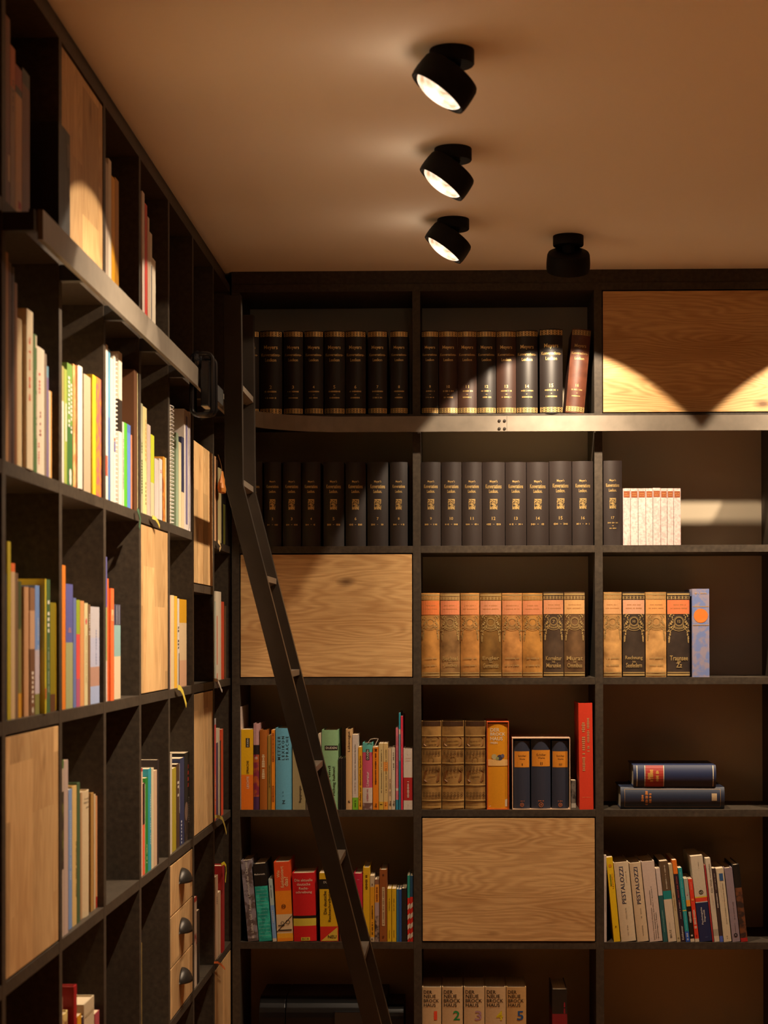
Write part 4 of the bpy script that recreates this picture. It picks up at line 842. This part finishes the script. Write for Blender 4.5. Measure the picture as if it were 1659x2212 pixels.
L4B = [
 (131, 138, 1642, 'p', '4a6a30@.05 c0ac9a@.18 ~5a5a18-2a2018@.62 c0ac9a', 'tall white book with leafy picture', []), (138.4, 147.6, 1642, 'p', 'bca69c', 'tall pinkish-grey book', []), (148.2, 156, 1705, 'p', '7290c0', 'mid-blue book', [('m', 'c8d4e4', .4, .5, 0, .25)], {'off': -.009}), (156.4, 166, 1698, 'f', 'd4b474', 'sand-yellow book', [('m', '6a5a30', .6, .4, .35, .2)], {'off': -.009}),
 (166.6, 173, 1691, 'f', '405a3a', 'dark green book', [], {'off': -.009}), (173.4, 177.6, 1712, 'p', 'a88460', 'narrow tan book', [], {'off': -.012}), (178, 196, 1709, 'h', 'd2bc98', 'fat cream book with grey title', [('n', '8a7c68', .06, .6, 0, .06), ('n', '8a7c68', .09, .7, 0, .06), ('n', '8a7c68', .13, .4, 0, .05)], {'off': -.009}),
 (196.6, 202.6, 1713, 'f', 'a47c40', 'ochre book', [], {'off': -.012}), (203, 206.6, 1716, 'p', 'c8b08c', 'narrow beige book', [], {'off': -.012}), (207, 213.4, 1719, 'f', 'dc9a66@.9 a83018', 'peach-orange book', [], {'off': -.012}),
]
L4D = [
 (304.2, 308.4, 1660, 'p', 'b03034@.03 dcb094', 'thin white and pink book', []), (308.8, 313.6, 1692, 'p', '2c1010@.45 e8603e', 'black and red book', [('r', 'e0d0b4', .5, .98, .4, .2)]), (314, 320, 1680, 'p', '20802e', 'green book', [('m', 'c8d8b8', .8, .2, 0, .2)]), (320.4, 327, 1660, 'p', '2a94a6', 'teal book', [('m', 'c8dce0', .5, .5, .2, .25)]),
 (327.4, 332.6, 1659, 'p', 'dccca8', 'cream book', []), (333, 339.6, 1664, 'p', 'cc aa8c'.replace(' ', ''), 'pinkish-beige book', []), (340, 343.5, 1641, 'p', '241a1c', 'thin black picture book with white edge', [], {'d': .22}),
]
L4E = [
 (364.6, 367, 1640, 'p', '402e34', 'thin dark plum book', []), (367.3, 372, 1630, 'p', 'd4c4ae', 'tall cream book', []), (372.4, 381, 1659, 'p', 'ac9a24', 'mustard-olive book', [('m', 'd4c878', .4, .7, .15, .12)], {'off': -.006}), (381.4, 388.4, 1650, 'p', '4c3628', 'dark brown book with white block letters', [('m', 'dcd0c0', .3, .2, 0, .6), ('r', 'c8c0b8', .3, .6, .42, .12)], {'off': -.008}),
 (389, 398.6, 1637, 'p', '2c3256', 'navy-blue book', [('m', 'c8ccdc', .85, .28, -.2, .2)], {'off': -.008}), (399.2, 411, 1625, 'p', '15100e@.68 ~3a2a24-15100e', 'black book with red letters and moon', [('m', 'a82a20', .27, .28, .2, .3), ('c', '6a5448', .66, .3, -.2), ('m', 'b0a498', .66, .3, .3, .12)], {'off': -.008}),
]
L4G = [
 (463.4, 467, 1552, 'p', 'a8a0a0@.06 cc4c4a@.55 d8603a', 'tall red-pink book', [('m', 'e8c8b0', .7, .3, -.1, .3)], {'rib': [([(464, 1764, .002), (472, 1764, .006), (480, 1768, .006), (485, 1782, .006), (489, 1800, .006)], .009, 'c8b050')]}), (467.4, 471.6, 1573, 'p', 'd8ccb8@.16 4c3c60', 'white and purple book', []), (472, 475, 1573, 'p', 'd8ccb4', 'thin white book', []), (475.4, 477.6, 1600, 'p', '2a2420', 'thin black book', []), (478, 482.6, 1575, 'p', 'd24828', 'orange-red book', []),
]
L5A = [
 (131, 135.6, 2156, 'p', 'd0a080', 'thin salmon-cream book', []), (136, 150, 2188, 'h', '~d8c078-8a5a30', 'book with a golden speckled spine', []), (160, 166.4, 2129, 'f', 'a0141a', 'large dark red book', [], {'off': .002}),
 (167.2, 176, 2193, 'p', 'e0a01c', 'amber book', []), (176.6, 181.6, 2196, 'p', '3a2430', 'dark plum book', []), (182.4, 204.6, 2160, 'f', 'd2be9c', 'wide cream book', [('r', 'b8a480', .1, .02, 0, .8)]), (205.4, 215, 2186, 'p', 'b04a54', 'dusty pink book', []),
]
L5D = [(304.4, 306.4, 2037, 'p', 'c0a050', 'very thin straw-coloured booklet', [], {'name': 'booklet', 'off': 0, 'd': .2})]
L5F = [(420, 425.6, 1938, 'p', 'a83028@.05 ccb8a4@.4 ~8a3a34-ccb8a4@.55 ccb8a4', 'thin white picture-printed book', []), (426.4, 431.6, 1966, 'p', '1c1815', 'thin black book with pale edge', [('r', '6a645c', .8, .4, .3, .12)])]
L5G = [
 (463.4, 471.6, 1893, 'f', 'c0a082', 'pinkish-cream book with small black title', [('m', '2a2420', .3, .1, .2, .2)], {'rib': [([(463, 2079, .002), (470, 2079, .006), (477, 2083, .006), (486, 2093, .006)], .006, 'd87038')]}), (472, 477.4, 1926, 'p', 'b89c7c', 'cream paperback beside the dark red one', []),
 (478.6, 485.6, 1869, 'f', '96181a', 'dark red hardback with yellow ribbon', [], {'off': 0, 'rib': [([(478, 1868, .0), (484, 1864, .003), (488, 1870, .004), (488.5, 1885, .004), (487, 1906, .004)], .008, 'd8c020')]}),
]
JOBS_L = [
 (0, 1, L1A, 'above the ladder rail beside the black binder', 'books above the ladder rail by the black binder'),
 (2, 1, L1C, 'above the ladder rail next to the top oak door', 'books above the ladder rail by the top oak door'),
 (3, 1, L1D, 'in the farther filled bay above the ladder rail', 'thin books above the ladder rail'),
 (0, 2, L2A, 'below the rail in the bay closest to the camera', 'books in the closest bay below the rail'),
 (1, 2, L2B, 'below the rail in the bay with the white hardback', 'books in the bay with the white hardback'),
 (2, 2, L2C, 'below the rail in the bay with the brown album', 'books in the bay with the brown album'),
 (3, 2, L2D, 'above the tall lamella oak door', 'books above the tall oak door'),
 (4, 2, L2E, 'in the spiral notebook bay below the rail', 'papers in the spiral notebook bay'),
 (6, 2, L2G, 'in the corner bay with the orange pouch', 'books in the corner bay with the orange pouch'),
 (0, 3, L3A, 'directly above the largest oak door', 'books above the largest oak door'),
 (1, 3, L3B, 'in the middle shelf bay starting with orange', 'books in the middle bay starting with orange'),
 (2, 3, L3C, 'in the half-empty bay before the tall oak door', 'books in the half-empty bay'),
 (4, 3, L3E, 'just past the tall oak door at eye level', 'books just past the tall oak door'),
 (6, 3, L3G, 'in the corner bay at eye level', 'books in the corner bay at eye level'),
 (1, 4, L4B, 'beside the largest oak door', 'books beside the largest oak door'),
 (3, 4, L4D, 'below the tall oak door', 'books below the tall oak door'),
 (4, 4, L4E, 'above the three drawers', 'books above the three drawers'),
 (6, 4, L4G, 'beside the split oak door in the corner', 'books beside the split oak door'),
 (1, 5, L5A, 'at the bottom below the blue and cream row', 'books in the lowest visible bay'),
 (3, 5, L5D, 'standing before the drawers', None),
 (5, 5, L5F, 'in the dark bay beside the drawers', 'thin books beside the drawers'),
 (6, 5, L5G, 'above the lowest corner oak door', 'books above the lowest corner door'),
]
JOBS_B = [
 (-1, 1, B1, 'on the shaded top shelf', 'gilt black lexicon volumes on the top shelf'), (0, 1, B2, 'on the spotlit top shelf', 'gilt black lexicon volumes on the top shelf'),
 (-1, 2, B3, 'on the second shelf, between ladder and upright', 'plain black lexicon set on the second shelf'), (0, 2, B4, 'on the second shelf, middle bay', 'plain black lexicon set on the second shelf'), (1, 2, B5, '', 'pink booklets beside the black lexicon set'),
 (0, 3, B6, '', 'gilt-tooled brown volumes'), (1, 3, B7, '', 'gilt-tooled brown volumes'),
 (-1, 4, B8, 'on the fourth back shelf', 'language books on the fourth back shelf'), (0, 4, B9, '', 'antique leather volumes'),
 (-1, 5, B10, 'on the fifth back shelf', 'school books on the fifth back shelf'), (1, 5, B11, 'among the education books', 'leaning education books'), (0, 6, B12, '', 'tan lexicon set on the lowest shelf'),
]
BOX3 = [(1110, 1145, 1600, 'I'), (1147.5, 1190, 1596, 'II'), (1192.5, 1228, 1600, 'III')]
def schiller(n): return [('r', 'd88a28', .275, .235, 0, .92), ('h', '5a3410', .225, .5, .02, .16, 'Schiller'), ('h', '5a3410', .27, .36, .02, .15, 'Werke'), ('h', '5a3410', .35, .06 * len(n), .02, .14, n), ('n', 'b86a3a', .89, .3, 0, .06), ('o', 'b86a3a', .945, .09, 0, .03), ('n', 'b86a3a', .945, .1, 0, .1)]
WEIN = [('h', 'f0e0c0', .075, .46, -.14, .2, 'DER'), ('h', 'f0e0c0', .125, .74, 0, .2, 'BROCK'), ('h', 'f0e0c0', .178, .62, -.06, .2, 'HAUS'), ('h', 'f0e0c0', .228, .36, -.2, .1, 'WEIN'), ('r', 'e8b870', .46, .075, 0, .98), ('c', 'b8a878', .39, .13, -.18), ('c', '3a3848', .40, .14, .1), ('c', '5a5468', .38, .09, .24), ('c', '8a9058', .41, .08, -.02), ('q', 'ecdcc0', .93, .09)]
REDB = [('m', 'c89060', .3, .32, .18, .2), ('m', 'c89060', .40, .48, -.16, .26), ('n', 'c89060', .885, .6, 0, .04)]
for J in JOBS_L + JOBS_B:
    for it in J[2]:
        for d in (it[6] if len(it) > 6 else []):
            if len(d) > 6: ALLT.append(d[6])
for n in BOX3: ALLT += [d[6] for d in schiller(n[3]) if len(d) > 6]
ALLT += [d[6] for d in WEIN + REDB if len(d) > 6]
prepare(ALLT)
for c, rw, items, ctx, grp in JOBS_L: shelf_left(c, rw, items, ctx, grp)
for c, rw, items, ctx, grp in JOBS_B: shelf_back(c, rw, items, ctx, grp)

# ---- black binder standing proud above the rail
zs = ZR(1); xf = XL + .020
ya, _ = onX(128, 400, xf); yb = leftpost(1) - T / 2 - .001; _, zt2 = onX(148, 288, xf)
make_book((xf, (ya + yb) / 2, zs + .0002), (0, 0, R(90)), yb - ya - .001, zt2 - zs, 'f', '14100e', [('r', '5a5048', .2, .2, .3, .2)], 'large black binder standing proud of the shelf above the rail', None, .27, 'ring_binder')
# ---- boxed books and the other things on the back shelves
def slipcase(x0, x1, z0, z1, mat, label, d=.19):
    o = empty('slipcase', ((x0 + x1) / 2, D + .004, z0), label, 'slipcase')
    t = .0022; a, b = x0 - o.location.x, x1 - o.location.x; h = z1 - z0
    def bx(nm, *q): link(nm, boxv(*q), BOXF, mat, o)
    bx('side_panel', a, a + t, 0, d, 0, h); bx('side_panel', b - t, b, 0, d, 0, h)
    bx('base_panel', a + t, b - t, 0, d, 0, t); bx('top_panel', a + t, b - t, 0, d, h - t, h); bx('back_panel', a + t, b - t, d - t, d, t, h - t)
    return o
zs = ZR(4)
x0, _ = onY(1051.5, 1650, D); x1, _ = onY(1099.5, 1650, D); _, z1 = onY(1075, 1559, D)
slipcase(x0, x1, zs + .0002, z1, paper('d8602c'), 'orange-red slipcase holding the mustard wine book')
make_book(((x0 + x1) / 2, D + .006, zs + .0029), (0, 0, 0), x1 - x0 - .0062, z1 - zs - .0085, 'h', 'd89016', WEIN, 'mustard-yellow wine book inside the orange slipcase', None, .17)
x0, _ = onY(1106.5, 1650, D); x1, _ = onY(1232, 1650, D); _, z1 = onY(1170, 1594, D)
slipcase(x0, x1, zs + .0002, z1, paper('d8b494'), 'pale pinkish slipcase holding three navy volumes')
for a, b, tp, n in BOX3:
    xa_, _ = onY(a, 1680, D + .006); xb_, _ = onY(b, 1680, D + .006); _, zt_ = onY(a, tp, D + .006)
    make_book(((xa_ + xb_) / 2, D + .007, zs + .0029), (0, 0, 0), xb_ - xa_ - .0006, min(zt_, z1 - .004) - zs - .003, 'r', '2c3040', schiller(n), 'navy cloth volume in the pale slipcase, with orange label %s' % {'I': 'numbered one', 'II': 'numbered two', 'III': 'numbered three'}[n], 'boxed navy volumes', .17)
xa_, _ = onY(1250, 1749, D + .004); xb_, _ = onY(1284.5, 1749, D + .004); _, zt_ = onY(1265, 1518, D + .004)
make_book(((xa_ + xb_) / 2, D + .004, zs + .0002), (0, R(-.55), 0), xb_ - xa_ - .006, zt_ - zs - .001, 'f', 'd83c22', REDB, 'tall bright red hardback with gilt lettering beside the pale slipcase', None)
xa_, _ = onY(1234, 1720, D + .06); xb_, _ = onY(1244, 1720, D + .06); _, zt_ = onY(1240, 1686, D + .06)
make_book(((xa_ + xb_) / 2, D + .06, zs + .0002), (0, 0, 0), xb_ - xa_, zt_ - zs, 'p', '~3a3430-7a7268@.84 d8ccb8', [], 'small speckled grey book set back beside the red hardback', None, .12)
# two lying volumes
def lying(px0, px1, py0, py1, z0, bands, dec, label, yaw):
    xa_, _ = onY(px0, py1, D + .012); xb_, _ = onY(px1, py1, D + .012); _, za = onY(px0, py0, D + .012); _, zb = onY(px0, py1, D + .012)
    th = za - zb; L = xb_ - xa_
    o = make_book((xa_, D + .014, z0), (0, R(90), 0), th, L, 'r', bands, dec, label, 'dark blue volumes lying flat', .2)
    o.location = (xa_, D + .014, z0 + th / 2); o.rotation_euler = (R(0), R(90), 0)
    o.matrix_world = Matrix.Translation((xa_, D + .014, z0 + th / 2)) @ Matrix.Rotation(R(yaw), 4, 'Z') @ Matrix.Rotation(R(90), 4, 'Y')
    return th
_, z5 = onY(1450, 1749, D)
th = lying(1341, 1565.5, 1700, 1747, zs + .0006, '1c2438', [('r', '8a6a40', .04, .004, 0, .8), ('r', '8a6a40', .96, .004, 0, .8), ('r', '8a6a40', .5, .92, -.41, .02), ('r', '8a6a40', .5, .92, .41, .02),
     ('n', 'c87830', .75, .66, 0, .14), ('n', 'c87830', .79, .3, 0, .12), ('n', 'c87830', .715, .45, 0, .12), ('r', 'a89070', .1, .05, -.05, .34)], 'thick dark blue volume lying flat underneath another', -.6)
lying(1368.5, 1547, 1652, 1699, zs + th + .0012, '1e2848', [('r', 'e0d0b0', .035, .010, 0, .97), ('r', 'e0d0b0', .955, .008, 0, .97), ('r', 'e0d0b0', .86, .008, 0, .97), ('r', '9a2c20', .745, .215, 0, .98), ('r', 'e0d0b0', .632, .008, 0, .97),
     ('n', 'd8a850', .78, .6, 0, .16), ('n', 'd8a850', .71, .5, 0, .14), ('n', 'd8a850', .81, .3, 0, .14)], 'dark blue volume with red label lying on top of another', -.9)
# black rounded appliance on the lowest shelf
zs = ZR(6); xa_, _ = onY(560, 2180, D + .03); xm, _ = onY(617, 2180, D + .03); xn, _ = onY(722, 2180, D + .03); xb_, _ = onY(872, 2180, D + .03); _, zt_ = onY(640, 2153, D + .05)
ap = empty('appliance', ((xa_ + xb_) / 2, D + .13, zs), 'low black glossy rounded appliance on the lowest shelf behind the ladder', 'appliance')
def rounded(nm, x0, x1, y0, y1, z0, z1, r, mat):
    pr = [(y1, z0), (y0, z0), (y0, z1 - r)] + [(y0 + r - r * math.cos(R(a)), z1 - r + r * math.sin(R(a))) for a in range(15, 91, 15)] + [(y1, z1)]
    v = [(x, y, z) for x in (x0, x1) for y, z in pr]; m = len(pr)
    v = [(x - ap.location.x, y - ap.location.y, z - ap.location.z) for x, y, z in v]
    f = [(i, (i + 1) % m, m + (i + 1) % m, m + i) for i in range(m)] + [tuple(range(m)), tuple(range(m, 2 * m))]
    return link(nm, v, f, mat, ap, bevel=.003)
M_APP = plain('black_satin_plastic', (.007, .006, .006), .3)
M_APP.node_tree.nodes['Principled BSDF'].inputs['Specular IOR Level'].default_value = .25
rounded('end_cap', xa_, xm - .001, D + .02, D + .24, zs + .0003, zt_, .055, M_APP)
rounded('body', xm + .001, xb_ - .05, D + .02, D + .24, zs + .0003, zt_, .055, M_APP)
rounded('end_cap', xb_ - .049, xb_, D + .04, D + .22, zs + .0003, zt_ - .025, .04, M_APP)
box('hatch', (xn, xb_ - .06, D + .012, D + .0195, zt_ - .075, zt_ - .035), M_PLASTIC, ap, .003)
# orange pouch hanging in the corner bay below the rail
p0 = Vector((XL + .012, onX(480, 1040, XL + .012)[0], onX(480, 1040, XL + .012)[1]))
po = empty('pouch', p0, 'small orange cloth pouch hanging in the corner bay below the rail', 'pouch')
v, f = [], []
for i, (rr, z) in enumerate(((.004, .028), (.006, .018), (.010, .008), (.016, -.006), (.019, -.02), (.015, -.031), (.003, -.034))):
    for k in range(14):
        a = 2 * math.pi * k / 14; q = rr * (1 + .12 * math.sin(3 * a + i)); v.append((q * math.cos(a) * .6, q * math.sin(a) * 1.9, z))
    if i:
        for k in range(14): f.append(((i - 1) * 14 + k, (i - 1) * 14 + (k + 1) % 14, i * 14 + (k + 1) % 14, i * 14 + k))
f += [tuple(range(14)), tuple(range(len(v) - 14, len(v)))]
link('bag', v, f, paper('d8883c'), po, smooth=True)
strip('cord', [p0 + Vector((0, 0, .027)), p0 + Vector((-.004, .004, .05)), p0 + Vector((-.012, .006, .075))], .004, paper('8a5a28'), po)
